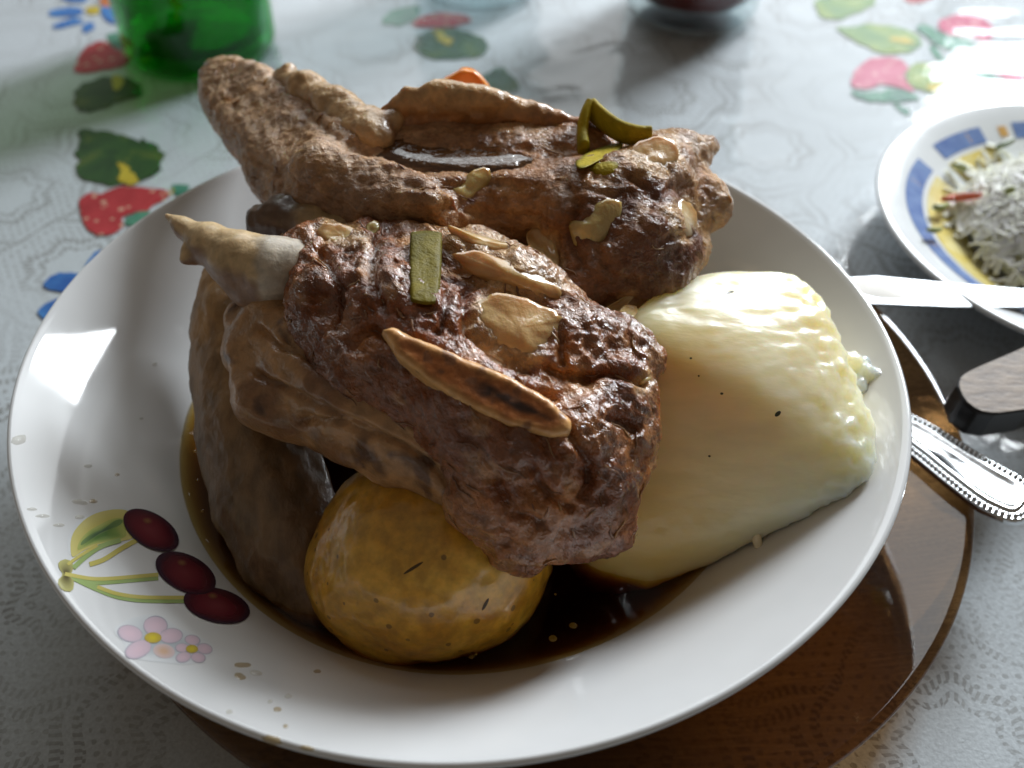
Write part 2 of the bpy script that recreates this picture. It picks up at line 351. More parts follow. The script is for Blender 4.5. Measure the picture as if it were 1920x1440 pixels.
for nm, m, p in [
    (S, M_RED, [(138,130),(150,100),(170,80),(200,75),(212,92),(235,98),(246,115),(225,128),(195,130),(170,138),(145,137)]),
    (L, M_LEAF, [(140,165),(170,150),(210,140),(255,150),(275,178),(230,190),(190,205),(150,215),(138,190)]),
    (L, M_TEAL, [(196,65),(225,58),(246,85),(225,95),(210,85)]),
    (F, M_BLUE, [(86,22),(140,10),(158,20),(150,30),(95,32)]), (F, M_BLUE, [(92,46),(150,30),(160,42),(105,56)]), (F, M_BLUE, [(150,50),(172,38),(180,52),(158,64)]),
    (F, M_BLUE, [(186,10),(240,0),(240,46),(205,44),(190,28)]), (F, M_BLUE, [(110,-14),(160,-20),(165,6),(120,4)]), (F, M_YEL, [(158,14),(185,8),(192,24),(165,28)]), (F, M_ORG, [(184,-8),(222,-10),(212,12),(190,14)]),
    (L, M_LEAF, [(145,238),(200,245),(250,258),(262,268),(270,256),(292,275),(312,290),(300,300),(305,318),(280,335),(250,340),(215,350),(170,340),(138,326),(150,302),(138,286),(152,268)]),
    (S, M_RED, [(145,375),(170,358),(190,366),(215,350),(260,350),(322,356),(315,372),(285,385),(278,395),(245,400),(225,408),(235,425),(210,440),(180,442),(160,425),(152,400)]),
    (L, M_TEAL, [(320,342),(360,348),(350,368),(326,364)]), (L, M_TEAL, [(234,412),(262,394),(290,390),(262,420),(238,424)]),
    (F, M_BLUE, [(78,532),(105,510),(150,512),(190,525),(150,548),(90,544)]), (F, M_BLUE, [(68,580),(105,556),(170,556),(140,600),(80,602)]), (F, M_BLUE, [(156,498),(180,468),(220,470),(190,500),(165,508)]),
    (L, M_LEAF, [(772,78),(800,55),(860,52),(912,75),(920,95),(890,110),(830,114),(785,104)]), (S, M_RED, [(766,46),(800,25),(850,22),(895,35),(860,50),(800,52)]),
    (L, M_TEAL, [(708,42),(735,18),(790,5),(786,38),(740,50)]), (L, M_LEAF, [(890,150),(915,136),(945,123),(952,138),(972,152),(974,172),(920,172)]),
    (L, M_PALE, [(1518,-8),(1650,-8),(1640,8),(1600,30),(1535,38)]), (L, M_PALE, [(1555,50),(1620,46),(1700,48),(1735,80),(1700,104),(1640,98),(1600,72)]),
    (S, M_PINK, [(1752,40),(1790,26),(1840,26),(1868,60),(1850,82),(1815,64),(1775,68)]), (L, M_TEAL, [(1712,48),(1740,44),(1762,64),(1800,66),(1836,86),(1795,100),(1750,80)]),
    (S, M_PINK, [(1592,150),(1618,112),(1680,104),(1708,125),(1690,142),(1722,174),(1690,165),(1650,155),(1630,168),(1600,164)]),
    (L, M_PALE, [(1698,130),(1730,110),(1800,145),(1818,165),(1780,182),(1730,174),(1702,155)]), (L, M_TEAL, [(1588,166),(1640,176),(1668,162),(1738,185),(1700,192),(1650,190),(1610,186)]),
    (S, M_PINK, [(1836,110),(1880,90),(1935,84),(1935,170),(1905,160),(1870,140)]), (L, M_TEAL, [(1800,114),(1815,108),(1840,128),(1880,150),(1930,170),(1930,186),(1860,172),(1820,146)]),
    (L, M_TEAL, [(1672,192),(1700,203),(1712,216),(1680,207)]), (L, M_TEAL, [(1728,208),(1760,190),(1818,186),(1800,202),(1740,222)]), (L, M_TEAL, [(1741,86),(1752,84),(1764,104),(1782,118),(1756,112)]),
    (S, M_RED, [(1690,-8),(1760,-10),(1730,6),(1700,4)])]:
    motif(nm, m, p)
for p in [[(212,140),(236,146),(226,172),(208,162)], [(215,302),(238,310),(262,338),(250,348),(220,342),(228,322)], [(806,52),(826,58),(850,78),(836,86),(815,70)], [(1660,70),(1690,68),(1720,78),(1700,84)], [(1735,160),(1765,152),(1770,165),(1745,172)], [(322,350),(330,356),(316,366)]]:
    motif(K, M_YEL, p, 0.0008)

# clear plastic cover with creases, lying over the cloth
DISH_C = None
def film():
    nx, ny = 360, 330; xs = np.linspace(-0.72, 0.72, nx); ys = np.linspace(-0.5, 0.78, ny); X, Y = np.meshgrid(xs, ys, indexing='ij')
    P = np.stack([X.ravel(), Y.ravel(), np.zeros(nx*ny)], 1)
    z = 0.0016 + 0.00035*fbm(P, 26.0, 2) + 0.00025*vnoise(P*np.array((1, 2.2, 1)), 55.0, 3.0)
    flat = np.ones(len(P))
    for c, rr in KEEP: flat *= np.clip((np.hypot(P[:, 0]-c[0], P[:, 1]-c[1]) - rr)/0.03, 0, 1)
    for (x0, y0, x1, y1, hgt, wd) in [(620,250,1200,84,0.9,3.2),(690,215,1290,52,0.7,3.6),(1330,338,1560,300,1.2,2.2),(300,215,640,165,0.8,3.0),(0,205,330,150,0.8,4.0),(1150,20,1010,130,0.7,5.0),(1000,192,1085,180,2.6,5.0),(1300,185,1312,196,2.2,3.5),(1330,222,1340,228,2.0,3.5),(1375,140,1395,142,2.2,3.5),(1560,430,1640,410,1.2,3.0),(60,330,-60,500,0.8,4.0)]:
        a, c = at(x0, y0, 0)[:2], at(x1, y1, 0)[:2]; e = c-a; q = P[:, :2]-a; t = np.clip(q@e/(e@e), 0, 1); d = np.linalg.norm(q-t[:, None]*e, axis=1)
        z = z + flat*hgt*1e-3*np.exp(-(d/(wd*1e-3))**2)*np.minimum(1, 5*t*(1-t)+0.25)
    P[:, 2] = 0.0014*(1-flat) + flat*z
    i, j = np.meshgrid(np.arange(nx-1), np.arange(ny-1), indexing='ij'); k = (i*ny+j).ravel(); Q = np.stack([k, k+ny, k+ny+1, k+1], 1)
    return npmesh('plastic_cover', P, Q)
PL_C = np.array((0.0197, 0.0131)); PL_R = 0.1295
KEEP = [(PL_C, 0.10), (at(1905, 350, 0.012)[:2], 0.07), (at(380, 100, 0)[:2], 0.045), (at(1295, 10, 0)[:2], 0.045)]
fm = link('plastic_cover', film(), clear('clear_vinyl', (0.95, 0.96, 0.96), 1.45, 0.10, lambda b: b.bump(b.noise(b.coord(), 120, 3), 0.25, 0.0008), 0.5))
tag(fm, 'clear creased plastic sheet covering the lace tablecloth', 'table cover')

# ================================================================== DISHES
def ceramic(name, col, rough=0.10):
    b = NB(name); c = b.coord(); n = b.noise(c, 30, 3)
    b.bsdf(Base_Color=b.mix(1.0, col, b.ramp(n, [(0.3, 0.95), (0.7, 1.03)]), 'MULTIPLY'), Roughness=b.ramp(b.noise(c, 60, 4), [(0.4, rough), (0.75, rough+0.05)]), Normal=b.bump(b.noise(c, 25, 1), 0.03, 0.001), Specular_IOR_Level=0.6); return b.m
# amber glass plate under the bowl
up = empty('glass_underplate', (PL_C[0], PL_C[1], 0.0025), 'round amber brown glass plate under the white bowl', 'plate')
amber = clear('amber_glass', (0.44, 0.285, 0.15), 1.5, 0.03, None, 1.0, lambda b: b.ramp(b.noise(b.scale(b.coord(), (0.05, 1, 0.3)), 1100.0, 2, 0.5, 0.2), [(0.34, (0.55, 0.385, 0.225)), (0.66, (0.63, 0.455, 0.27))]))
prof = [(0, 0.0068), (0.070, 0.0068), (0.084, 0.0085), (0.100, 0.0132), (0.120, 0.0195), (0.1268, 0.0218), (0.1286, 0.0224), (0.1296, 0.0216), (0.1297, 0.0200), (0.1288, 0.0188), (0.121, 0.0162), (0.101, 0.0098), (0.085, 0.0050), (0.072, 0.0030), (0, 0.0030)]
me = lathe('dish', prof, 160); me.transform(Matrix.Translation((PL_C[0], PL_C[1], 0))); link('dish', me, amber, up)

# white bowl
bowl = empty('white_bowl', (0, 0, 0.007), 'white ceramic bowl with printed cherries and blossoms, heaped with beef stew', 'bowl')
BP = [(0, 0.0105), (0.030, 0.0105), (0.045, 0.0109), (0.056, 0.0130), (0.066, 0.0178), (0.074, 0.0242), (0.080, 0.0305), (0.086, 0.0370), (0.093, 0.0440), (0.100, 0.0502), (0.107, 0.0557), (0.1134, 0.0605), (0.1146, 0.0614), (0.1153, 0.0616), (0.1160, 0.0608), (0.1157, 0.0594), (0.1120, 0.0560), (0.104, 0.0490), (0.088, 0.0345), (0.074, 0.0200), (0.060, 0.0105), (0.052, 0.0078), (0.046, 0.0069), (0.043, 0.0072), (0.040, 0.0085), (0, 0.0088)]
def oval(a):  # the bowl is very slightly out of round
    return 1 + 0.004*math.cos(2*(a-math.radians(150))) + 0.005*math.cos(4*a+0.4)
bme = lathe('bowl_body', BP, 192, oval)
link('bowl_body', bme, ceramic('white_glaze', (0.70, 0.71, 0.72), 0.05), bowl)
BOWL = BVHTree.FromPolygons([tuple(v.co) for v in bme.vertices], [tuple(p.vertices) for p in bme.polygons])
def hit(tree, px, py, fallback=None):
    r = tree.ray_cast(Vector(CAM), Vector(ray(px, py)))
    if r[0] is None and fallback is None: r = tree.find_nearest(Vector(at(px, py, 0.061)))
    return (np.array(r[0]), np.array(r[1])) if r[0] is not None else fallback
def decal(name, m, poly, off, tree=BOWL, rings=4, parent=bowl):
    """printed mark: a sheet that follows the glaze 'off' mm above it"""
    P = [np.array(p, float) for p in poly]; c = sum(P)/len(P); n = len(P); V = []; F = []
    q, nn = hit(tree, *c); V.append(q + nn*off*1e-3); T = [0.0]
    for k in range(1, rings+1):
        for p in P:
            x = c + (p-c)*k/rings; q, nn = hit(tree, *x); V.append(q + nn*off*1e-3); T.append(k/rings)
    for i in range(n): F.append((0, 1+i, 1+(i+1) % n))
    for k in range(rings-1):
        for i in range(n):
            a = 1+k*n; F.append((a+i, a+n+i, a+n+(i+1) % n, a+(i+1) % n))
    me = mesh(name, V, F); T = np.array(T); color(me, np.stack([T, T, T], 1)); return link(name, me, m, parent)
def stroke(name, m, pts, wpx, off, tree=BOWL, parent=bowl):
    P = [np.array(p, float) for p in pts]; D = []
    for i in range(len(P)-1):
        for t in np.linspace(0, 1, 8, endpoint=(i == len(P)-2)): D.append(P[i]*(1-t)+P[i+1]*t)
    for _ in range(12): D = [D[0]] + [(D[i-1]+2*D[i]+D[i+1])/4 for i in range(1, len(D)-1)] + [D[-1]]
    V = []; F = []
    for i, p in enumerate(D):
        t = D[min(i+1, len(D)-1)]-D[max(i-1, 0)]; n2 = np.array((-t[1], t[0]))/np.linalg.norm(t)*wpx/2
        for s_ in (-1, 1):
            q, nn = hit(tree, *(p+s_*n2)); V.append(q+nn*off*1e-3)
    for i in range(len(D)-1): F.append((2*i, 2*i+1, 2*i+3, 2*i+2))
    me = mesh(name, V, F); color(me, np.full((len(V), 3), 0.5)); return link(name, me, m, parent)
def ell(cx, cy, a, b_, ang=0, n=28):
    c, s = math.cos(math.radians(ang)), math.sin(math.radians(ang))
    return [(cx+a*math.cos(t)*c-b_*math.sin(t)*s, cy+a*math.cos(t)*s+b_*math.sin(t)*c) for t in [2*math.pi*i/n for i in range(n)]]
def glaze_print(name, stops, freq=90):
    b = NB(name); t = b.node('ShaderNodeSeparateColor', {0: b.vcol()}).outputs[0]; f = b.math('ADD', t, b.math('MULTIPLY', b.math('SUBTRACT', b.noise(b.coord(), freq, 2), 0.5), 0.5))
    b.bsdf(Base_Color=b.ramp(f, stops), Roughness=0.14, Specular_IOR_Level=0.5); return b.m
Z = lambda X, Y: (80+X/4.114, 920+Y/4.114)
G_CH = glaze_print('cherry_print', [(0.0, (0.20, 0.035, 0.045)), (0.45, (0.145, 0.017, 0.028)), (0.80, (0.075, 0.010, 0.020)), (0.98, (0.035, 0.018, 0.035))])
G_HL = glaze_print('cherry_glint_print', [(0.0, (0.26, 0.13, 0.05)), (0.9, (0.15, 0.028, 0.032))])
G_LY = glaze_print('leaf_edge_print', [(0.2, (0.50, 0.44, 0.10)), (0.9, (0.60, 0.54, 0.20))]); G_LG = glaze_print('leaf_green_print', [(0.2, (0.10, 0.20, 0.05)), (0.6, (0.22, 0.32, 0.09)), (0.9, (0.40, 0.44, 0.13))], 160)
G_LD = glaze_print('leaf_dark_print', [(0.2, (0.055, 0.11, 0.05)), (0.9, (0.16, 0.25, 0.09))], 160)
G_GR = glaze_print('stem_green_print', [(0.2, (0.25, 0.36, 0.10)), (0.8, (0.38, 0.48, 0.22))]); G_TW = glaze_print('twig_print', [(0.2, (0.10, 0.085, 0.04)), (0.9, (0.42, 0.40, 0.16))])
G_PK = glaze_print('petal_print', [(0.2, (0.66, 0.50, 0.57)), (0.85, (0.60, 0.48, 0.55)), (1.0, (0.36, 0.36, 0.42))]); G_PO = glaze_print('petal_orange_print', [(0.2, (0.62, 0.42, 0.30)), (0.9, (0.62, 0.50, 0.50))]); G_SH = glaze_print('outline_print', [(0.3, (0.45, 0.49, 0.52)), (0.95, (0.66, 0.68, 0.70))])
leafp = [(215,500),(212,370),(270,270),(380,180),(560,138),(690,160),(640,230),(650,310),(720,370),(560,400),(430,410),(300,470),(240,520)]
decal('printed_leaf', G_SH, chaikin([Z(x-22 if x < 500 else x, y-18) for x, y in leafp]), 0.05)
decal('printed_leaf', G_LY, chaikin([Z(*p) for p in leafp]), 0.09)
decal('printed_leaf', G_LG, chaikin([Z(*p) for p in [(262,470),(275,400),(340,320),(440,265),(540,215),(630,210),(640,300),(650,360),(540,390),(420,405),(320,440)]]), 0.13)
decal('printed_leaf', G_LD, chaikin([Z(*p) for p in [(285,430),(300,390),(380,330),(480,290),(560,225),(625,225),(600,270),(500,310),(400,360),(330,410)]]), 0.16)
stroke('printed_stem', G_GR, [Z(235, 600), Z(320, 520), Z(440, 430), Z(600, 385)], 9, 0.17); stroke('printed_stem', G_LY, [Z(190, 575), Z(300, 495), Z(420, 425)], 6, 0.20)
stroke('printed_stem', G_LY, [Z(360, 572), Z(470, 540), Z(600, 450), Z(720, 385)], 9, 0.14)
decal('printed_twig', G_TW, chaikin([Z(*p) for p in [(118,550),(190,525),(245,580),(220,640),(210,665),(245,700),(230,785),(150,775),(108,700),(160,650),(122,600)]], 1), 0.13)
stroke('printed_stem', G_GR, [Z(190, 660), Z(380, 715), Z(560, 700), Z(890, 672)], 10, 0.10); stroke('printed_stem', G_LY, [Z(170, 645), Z(380, 688), Z(560, 680), Z(890, 650)], 7, 0.15)
stroke('printed_stem', G_GR, [Z(220, 665), Z(380, 742), Z(560, 818), Z(760, 848), Z(1130, 848)], 11, 0.11); stroke('printed_stem', G_LY, [Z(420, 745), Z(560, 800), Z(760, 830), Z(1140, 828)], 7, 0.16)
for (cx, cy, a, b_, an) in [(1340, 890, 262, 132, 14), (1100, 640, 250, 140, 26), (832, 310, 238, 130, 31)]:
    LAY[0] += 1; k = 0.18+0.04*(LAY[0] % 4); ch_ = decal('printed_cherry', G_CH, [Z(*p) for p in ell(cx, cy, a, b_, an, 36)], k, rings=6)
    decal('cherry_glint', G_HL, [Z(*p) for p in ell(cx-a*0.12, cy-b_*0.62+10, 42, 26, 10, 16)], k+0.02, rings=2, parent=ch_)
decal('printed_outline', G_SH, chaikin([Z(*p) for p in [(545,1060),(640,1000),(800,950),(930,960),(1010,1040),(1150,1100),(1300,1160),(1330,1230),(1260,1300),(1120,1350),(960,1330),(760,1310),(620,1270),(640,1180),(560,1120)]]), 0.05)
for (cx, cy, a, b_, an, m) in [(870, 1045, 95, 78, 0, G_PK), (672, 1105, 100, 66, 12, G_PK), (990, 1122, 92, 60, -5, G_PK), (735, 1228, 108, 68, -22, G_PK), (935, 1240, 85, 55, 10, G_PO), (1155, 1155, 62, 40, 10, G_PK), (1075, 1215, 55, 36, 0, G_PK), (1248, 1222, 62, 42, 12, G_PK), (1085, 1288, 62, 42, -15, G_PK), (1200, 1290, 58, 40, 10, G_PK)]:
    decal('printed_petal', m, [Z(*p) for p in ell(cx, cy, a, b_, an, 20)], 0.10, rings=3)
for (cx, cy, a, b_) in [(850, 1138, 66, 42), (1150, 1225, 48, 32)]: decal('printed_flower_centre', glaze_print('flower_centre_print', [(0.2, (0.62, 0.50, 0.05)), (0.9, (0.50, 0.38, 0.08))]), [Z(*p) for p in ell(cx, cy, a, b_, 0, 16)], 0.15, rings=2)
# dried splashes of sauce on the glaze
spl = NB('sauce_splash'); spl.bsdf(Base_Color=(0.46, 0.33, 0.13), Roughness=0.12, Coat_Weight=0.6, Alpha=0.5)
spl2 = NB('fat_splash'); spl2.bsdf(Base_Color=(0.66, 0.62, 0.50), Roughness=0.06, Coat_Weight=1.0, Alpha=0.3)
def drop(cx, cy, a, b_, m, hgt=0.5, ang=0):
    P = [np.array(p)+rng.normal(0, 0.09*b_, 2) for p in ell(cx, cy, a, b_, ang, 14)]; V = []; F = []; q, nn = hit(BOWL, cx, cy); V.append(q+nn*hgt*1e-3)
    for k, h_ in ((0.6, 0.8), (1.0, 0.03)):
        for p in P: x = np.array((cx, cy))+(p-np.array((cx, cy)))*k; q, nn = hit(BOWL, *x); V.append(q+nn*hgt*h_*1e-3)
    n = len(P)
    for i in range(n): F += [(0, 1+i, 1+(i+1) % n), (1+i, 1+n+i, 1+n+(i+1) % n, 1+(i+1) % n)]
    o = link('sauce_drop', mesh('sauce_drop', V, F), m, bowl); return o
for a in [(510,1388,20,9,spl.m,0.5,15),(575,1403,14,5,spl.m,0.4,10),(520,1330,8,5,spl.m,0.3,0),(535,1362,5,4,spl.m,0.3,0),(455,1247,16,5,spl.m,0.25,0),(450,1268,11,6,spl.m,0.25,20),(595,1259,7,4,spl.m,0.2,0),(480,1262,12,5,spl2.m,0.4,10),(540,1306,7,4,spl2.m,0.4,0),(430,1335,7,4,spl2.m,0.4,0),(506,1316,5,3,spl2.m,0.4,0),
          (290,683,5,3,spl2.m,0.8,0),(35,825,15,9,spl2.m,0.6,-20),(165,874,8,3,spl2.m,0.5,0),(150,942,16,5,spl2.m,0.5,8),(80,968,14,3,spl2.m,0.5,0),(60,955,10,3,spl2.m,0.4,0),(150,970,10,4,spl2.m,0.4,0),(110,985,12,3,spl2.m,0.4,0),(175,940,8,4,spl.m,0.2,0),(265,785,4,2,spl2.m,0.5,0),(220,890,5,3,spl.m,0.15,0)]: drop(*a)

# small salad dish on the right
def fit_circle(pts, z):
    P = np.array([at(x, y, z)[:2] for x, y in pts]); s_ = np.linalg.lstsq(np.c_[2*P, np.ones(len(P))], (P**2).sum(1), rcond=None)[0]; return s_[:2], math.sqrt(s_[2]+s_[0]**2+s_[1]**2)
SD_C, SD_R = fit_circle([(1643,340),(1655,290),(1700,245),(1780,208),(1900,187),(1665,430),(1720,492),(1800,548)], 0.024)
sd = empty('salad_dish', (SD_C[0], SD_C[1], 0.0025), 'small white dish with blue and yellow rim bands, partly out of frame', 'dish')
SP = [(0, 0.0075), (0.42, 0.0075), (0.56, 0.0095), (0.72, 0.0150), (0.86, 0.0205), (0.97, 0.0238), (0.992, 0.0242), (1.0, 0.0235), (0.995, 0.0222), (0.86, 0.0175), (0.70, 0.0115), (0.55, 0.0055), (0.45, 0.0030), (0, 0.0030)]
me = lathe('dish', [(r*SD_R, z) for r, z in SP], 128); me.transform(Matrix.Translation((SD_C[0], SD_C[1], 0))); link('dish', me, ceramic('salad_dish_glaze', (0.80, 0.83, 0.85), 0.12), sd)
def sprof(r): return float(np.interp(r, [p[0] for p in SP[:7]], [p[1] for p in SP[:7]]))
def band(name, m, r0, r1, a0, a1):
    V = []; F = []; n = max(2, int((a1-a0)/3))
    for i in range(n+1):
        a = math.radians(a0+(a1-a0)*i/n)
        for r in np.linspace(r0, r1, 4): V.append((SD_C[0]+r*SD_R*math.cos(a), SD_C[1]+r*SD_R*math.sin(a), sprof(r)+0.0002))
    for i in range(n):
        for k in range(3): F.append((i*4+k, i*4+k+1, i*4+k+5, i*4+k+4))
    return link(name, mesh(name, V, F), m, sd)
M_SB = print_mat('dish_blue', [(0.35, (0.10, 0.17, 0.42)), (0.65, (0.20, 0.30, 0.55))], 120, rough=0.2); M_SY = print_mat('dish_yellow', [(0.35, (0.72, 0.58, 0.16)), (0.65, (0.80, 0.72, 0.38))], 90, rough=0.2); M_SO = simple('dish_orange', (0.70, 0.42, 0.14), 0.2)
def angpx(x, y): p = at(x, y, 0.022); return math.degrees(math.atan2(p[1]-SD_C[1], p[0]-SD_C[0])) % 360
g1 = angpx(1735, 278); ins = angpx(1875, 225)
for a0, a1 in ((ins+8, g1-5), (g1+5, 236), (238, 300), (ins-60, ins-4)): band('blue_band', M_SB, 0.775, 0.86, a0, a1)
for a0, a1 in ((ins+6, g1-4), (g1+6, 240), (240, 300), (ins-60, ins-8)): band('yellow_band', M_SY, 0.56, 0.75, a0, a1)
for a in (g1+16, g1+52, g1-22, 237, ins): band('gold_dot', M_SO, 0.79, 0.845, a-1.6, a+1.6)

# ================================================================== THE STEW
# broth: a thin brown stock, yellow with fat where it is shallow
def broth():
    zb = 0.0312; pr = [(0, 0.0098)] + [(r+0.0003, z-0.0004) for r, z in BP[1:7]] + [(0.0810, zb+0.0004), (0.0795, zb+0.00005), (0.077, zb), (0, zb)]
    b = NB('broth'); fr = thin_fresnel(b, 1.36); tr = b.node('ShaderNodeBsdfTransparent', {'Color': (0.90, 0.80, 0.52)})
    gl = b.node('ShaderNodeBsdfGlossy', {'Color': (1, 1, 1), 'Roughness': 0.03, 'Normal': b.bump(b.noise(b.coord(), 160, 2), 0.10, 0.001)})
    mx = b.node('ShaderNodeMixShader', {0: fr.outputs[0]}); b.t.links.new(tr.outputs[0], mx.inputs[1]); b.t.links.new(gl.outputs[0], mx.inputs[2]); b.t.links.new(mx.outputs[0], b.out.inputs[0])
    va = b.node('ShaderNodeVolumeAbsorption', {'Color': (0.74, 0.56, 0.10), 'Density': 400.0}); b.t.links.new(va.outputs[0], b.out.inputs['Volume'])
    o = link('broth', lathe('broth', pr, 160, oval), b.m); return tag(o, 'thin dark brown beef broth pooled in the bottom of the bowl', 'broth')
stock = broth()
oil = NB('oil_droplet'); oil.bsdf(Base_Color=(0.42, 0.25, 0.03), Roughness=0.04, Coat_Weight=1.0, Alpha=0.55)
def droplets():
    random.seed(21); dm = lathe('oil_droplet', [(1, 0.0), (.93, .10), (.7, .22), (.35, .30), (0, .32)], 20)
    for i in range(34):
        x, y = random.choice([(random.uniform(1010, 1180), random.uniform(1110, 1230)), (random.uniform(640, 980), random.uniform(1225, 1262)), (random.uniform(352, 380), random.uniform(800, 960)), (random.uniform(400, 560), random.uniform(1090, 1190))])
        p = at(x, y, 0.0313)
        if math.hypot(p[0], p[1]) > 0.0775: continue
        o = bpy.data.objects.new('oil_droplet', dm); COL.objects.link(o); o.location = p; s_ = random.choice((.0003, .0004, .0005, .0007, .0010)); o.scale = (s_, s_*random.uniform(.8, 1), .0008); o.parent = stock
        if not dm.materials: dm.materials.append(oil.m)
droplets()

FAT = soft_mat('cooked_fat', 0.30, 0.004, 0.36, 0.40, 260, 0.0009, 0.30)
BONE = soft_mat('cooked_bone', 0.15, 0.002, 0.42, 0.2, 420, 0.0002, 0.22)
lerp = lambda a, b_, t: a*(1-t[:, None]) + b_*t[:, None]
C = lambda *c: np.array(c, float)
def sstep(x, a, b_): t = np.clip((x-a)/(b_-a), 0, 1); return t*t*(3-2*t)
def paint(V, spots, base, blend=0.004):
    """local colour by which piece of tissue a point belongs to"""
    out = np.tile(base, (len(V), 1)).astype(float)
    for nodes, c in spots:
        d = s_chain(V.astype(np.float32), nodes); out = lerp(out, c, 1-sstep(d + 0.003*fbm(V, 160, 2), -blend*0.2, blend))
    return out
def union(chains, k):
    def f(P):
        d = None
        for ch in chains: e = s_chain(P, ch, k); d = e if d is None else smin(d, e, k)
        return d
    return f
def fibre_noise(V, direction, f1=170, f2=900, off=0.0):
    d = np.array(direction, float); d /= np.linalg.norm(d); along = (V@d)[:, None]*d
    return fbm((V-along) + along*(f1/f2), f2, 2, off)

FATS_B = [([(880,592),(905,560),(950,548),(1010,572),(1055,592),(1040,622),(1022,662),(995,684),(960,672),(910,642)], 2.6, 1.0),
          ([(845,472),(900,470),(960,492),(1010,515),(1055,545),(1030,566),(960,545),(890,520)], 2.2, 2.0), ([(838,420),(880,435),(940,452),(985,462),(960,482),(900,465),(850,445)], 1.8, 3.0),
          ([(590,432),(620,415),(660,425),(690,450),(660,462),(610,455)], 2.0, 4.0), ([(1190,718),(1215,702),(1222,712),(1200,728)], 1.6, 9.0)]
FATS_A = [([(985,440),(1010,425),(1035,440),(1050,490),(1040,515),(1010,500),(995,470)], 2.2, 5.0), ([(1170,290),(1220,255),(1265,260),(1275,300),(1245,325),(1200,320)], 2.0, 6.0),
          ([(1250,390),(1285,370),(1310,400),(1300,445),(1270,440)], 1.8, 7.0), ([(1185,600),(1200,575),(1165,570),(1150,620),(1165,635)], 1.4, 8.0), ([(1120,585),(1165,560),(1190,545),(1185,565),(1150,590)], 1.2, 10.0)]
def to_px(V):
    d = V-CAM; cp, sp_ = math.cos(PITCH), math.sin(PITCH); f_ = d[:, 1]*cp-d[:, 2]*sp_; yy = (d[:, 1]*sp_+d[:, 2]*cp)/f_; xx = d[:, 0]/f_; c, s = math.cos(ROLL), math.sin(ROLL)
    return np.stack([W0/2+FPX*(c*xx+s*yy), H0/2-FPX*(-s*xx+c*yy)], 1)
def fat_paint(c, V, fats):
    """the meat is marbled and greasy round each lump of fat"""
    Q = to_px(V).astype(np.float32); nz = 16*fbm(V, 230, 3, 4.0)
    for poly, th, sd_ in fats: c = lerp(c, C(.52, .325, .16), 0.9*(1-sstep(poly_sd(Q, np.array(poly, np.float32))+nz, -2, 14)))
    return c

# --- upper rib: long slab lying across the back of the heap
BAR = [(610,325,.0945,9.5),(720,365,.0910,10.0),(850,375,.0885,10.5),(980,380,.0880,11.0),(1080,380,.0890,11.0)]
BAR2 = [(450,225,.0780,5.0),(520,320,.0800,8.5),(600,385,.0830,9.5),(720,410,.086,10.0),(880,410,.085,9.0)]
FLOOR = [(560,225,.081,8.0),(680,290,.088,11.0),(820,312,.0875,12.0),(960,318,.0870,12.5),(1090,318,.0865,13.0),(1200,330,.084,13.0)]
RIGHT = [(1090,400,.091,11.5),(1180,380,.091,12.0),(1225,340,.091,10.5),(1265,300,.092,7.0)]
RIGHT2 = [(1120,440,.087,12.0),(1200,450,.086,13.0),(1260,470,.083,9.0)]
RIGHT3 = [(1150,500,.082,12.0),(1215,520,.079,10.0),(1190,560,.076,7.0),(1140,590,.074,4.5)]
RIGHT4 = [(1110,510,.082,11.0),(1080,545,.080,9.0)]
TIPS = [[(1230,300,.093,6.0),(1300,285,.093,4.0),(1330,272,.0935,2.6)], [(1260,350,.088,8.0),(1310,370,.086,6.0),(1338,385,.085,3.6)], [(1270,400,.085,8.0),(1325,405,.083,4.0)], [(1280,440,.081,6.0),(1300,470,.079,5.0)]]
chA = [BAR, BAR2,  FLOOR, RIGHT, RIGHT2, RIGHT3, RIGHT4] + TIPS
allA = [n for c in chA for n in c]+[(366,110,.083,9.0),(366,200,.070,5.0)]; lo, hi = bounds(allA)
LEFTBAR = [(366,140),(385,108),(440,98),(490,112),(560,170),(640,218),(705,258),(760,300),(830,335),(800,372),(700,385),(610,372),(540,335),(470,285),(410,240),(368,190)]
plL = [(400,130,.0870),(700,330,.1000),(430,235,.0865)]
def f_top(P):
    d = smin(union(chA, 0.004)(P), s_slab(P, LEFTBAR, plL, 0.5, 17.0, 0.006), 0.006)
    tr = s_chain(P, [(670,256,.1035,4.5),(780,280,.1020,5.5),(900,284,.1015,5.0),(1010,284,.1020,4.0)], 0.003)     # trough that holds the juice
    return smax(d, -tr, 0.004)
riA = empty('upper_beef_rib', tuple(at(720, 400, 0.075)), 'upper braised beef rib slab whose grey-brown left end juts up past the bowl rim', 'beef rib')
axA = at(1000, 360, .09)-at(500, 250, .1)
MEAT_A = meat_mat('braised_meat_grey', axA, 0.42, 0.65, 0.26, 1.1, 0.7)
def groove(V, lines, wpx=9.0):
    """seams between bundles of muscle"""
    Q = to_px(V); out_ = np.zeros(len(V)); Q = Q + (14*fbm(V, 200, 2, 1.0))[:, None]*np.array((0.7, 0.7))
    for ln in lines:
        for (a, b_) in zip(ln[:-1], ln[1:]):
            a = np.array(a, float); e = np.array(b_, float)-a; t = np.clip(((Q-a)@e)/(e@e), 0, 1); d = np.linalg.norm(Q-a-t[:, None]*e, axis=1); out_ = np.maximum(out_, np.exp(-(d/wpx)**2))
    return out_
GA = [[(1050,330),(1080,380),(1070,440),(1090,500)], [(1180,330),(1230,360),(1280,350)], [(1200,420),(1240,450),(1300,440)], [(850,390),(940,410),(1010,400)], [(470,290),(560,350),(640,385)], [(560,200),(620,250),(690,280)], [(1130,540),(1190,530)], [(760,345),(850,350),(950,340)], [(1130,400),(1120,460),(1150,520)]]
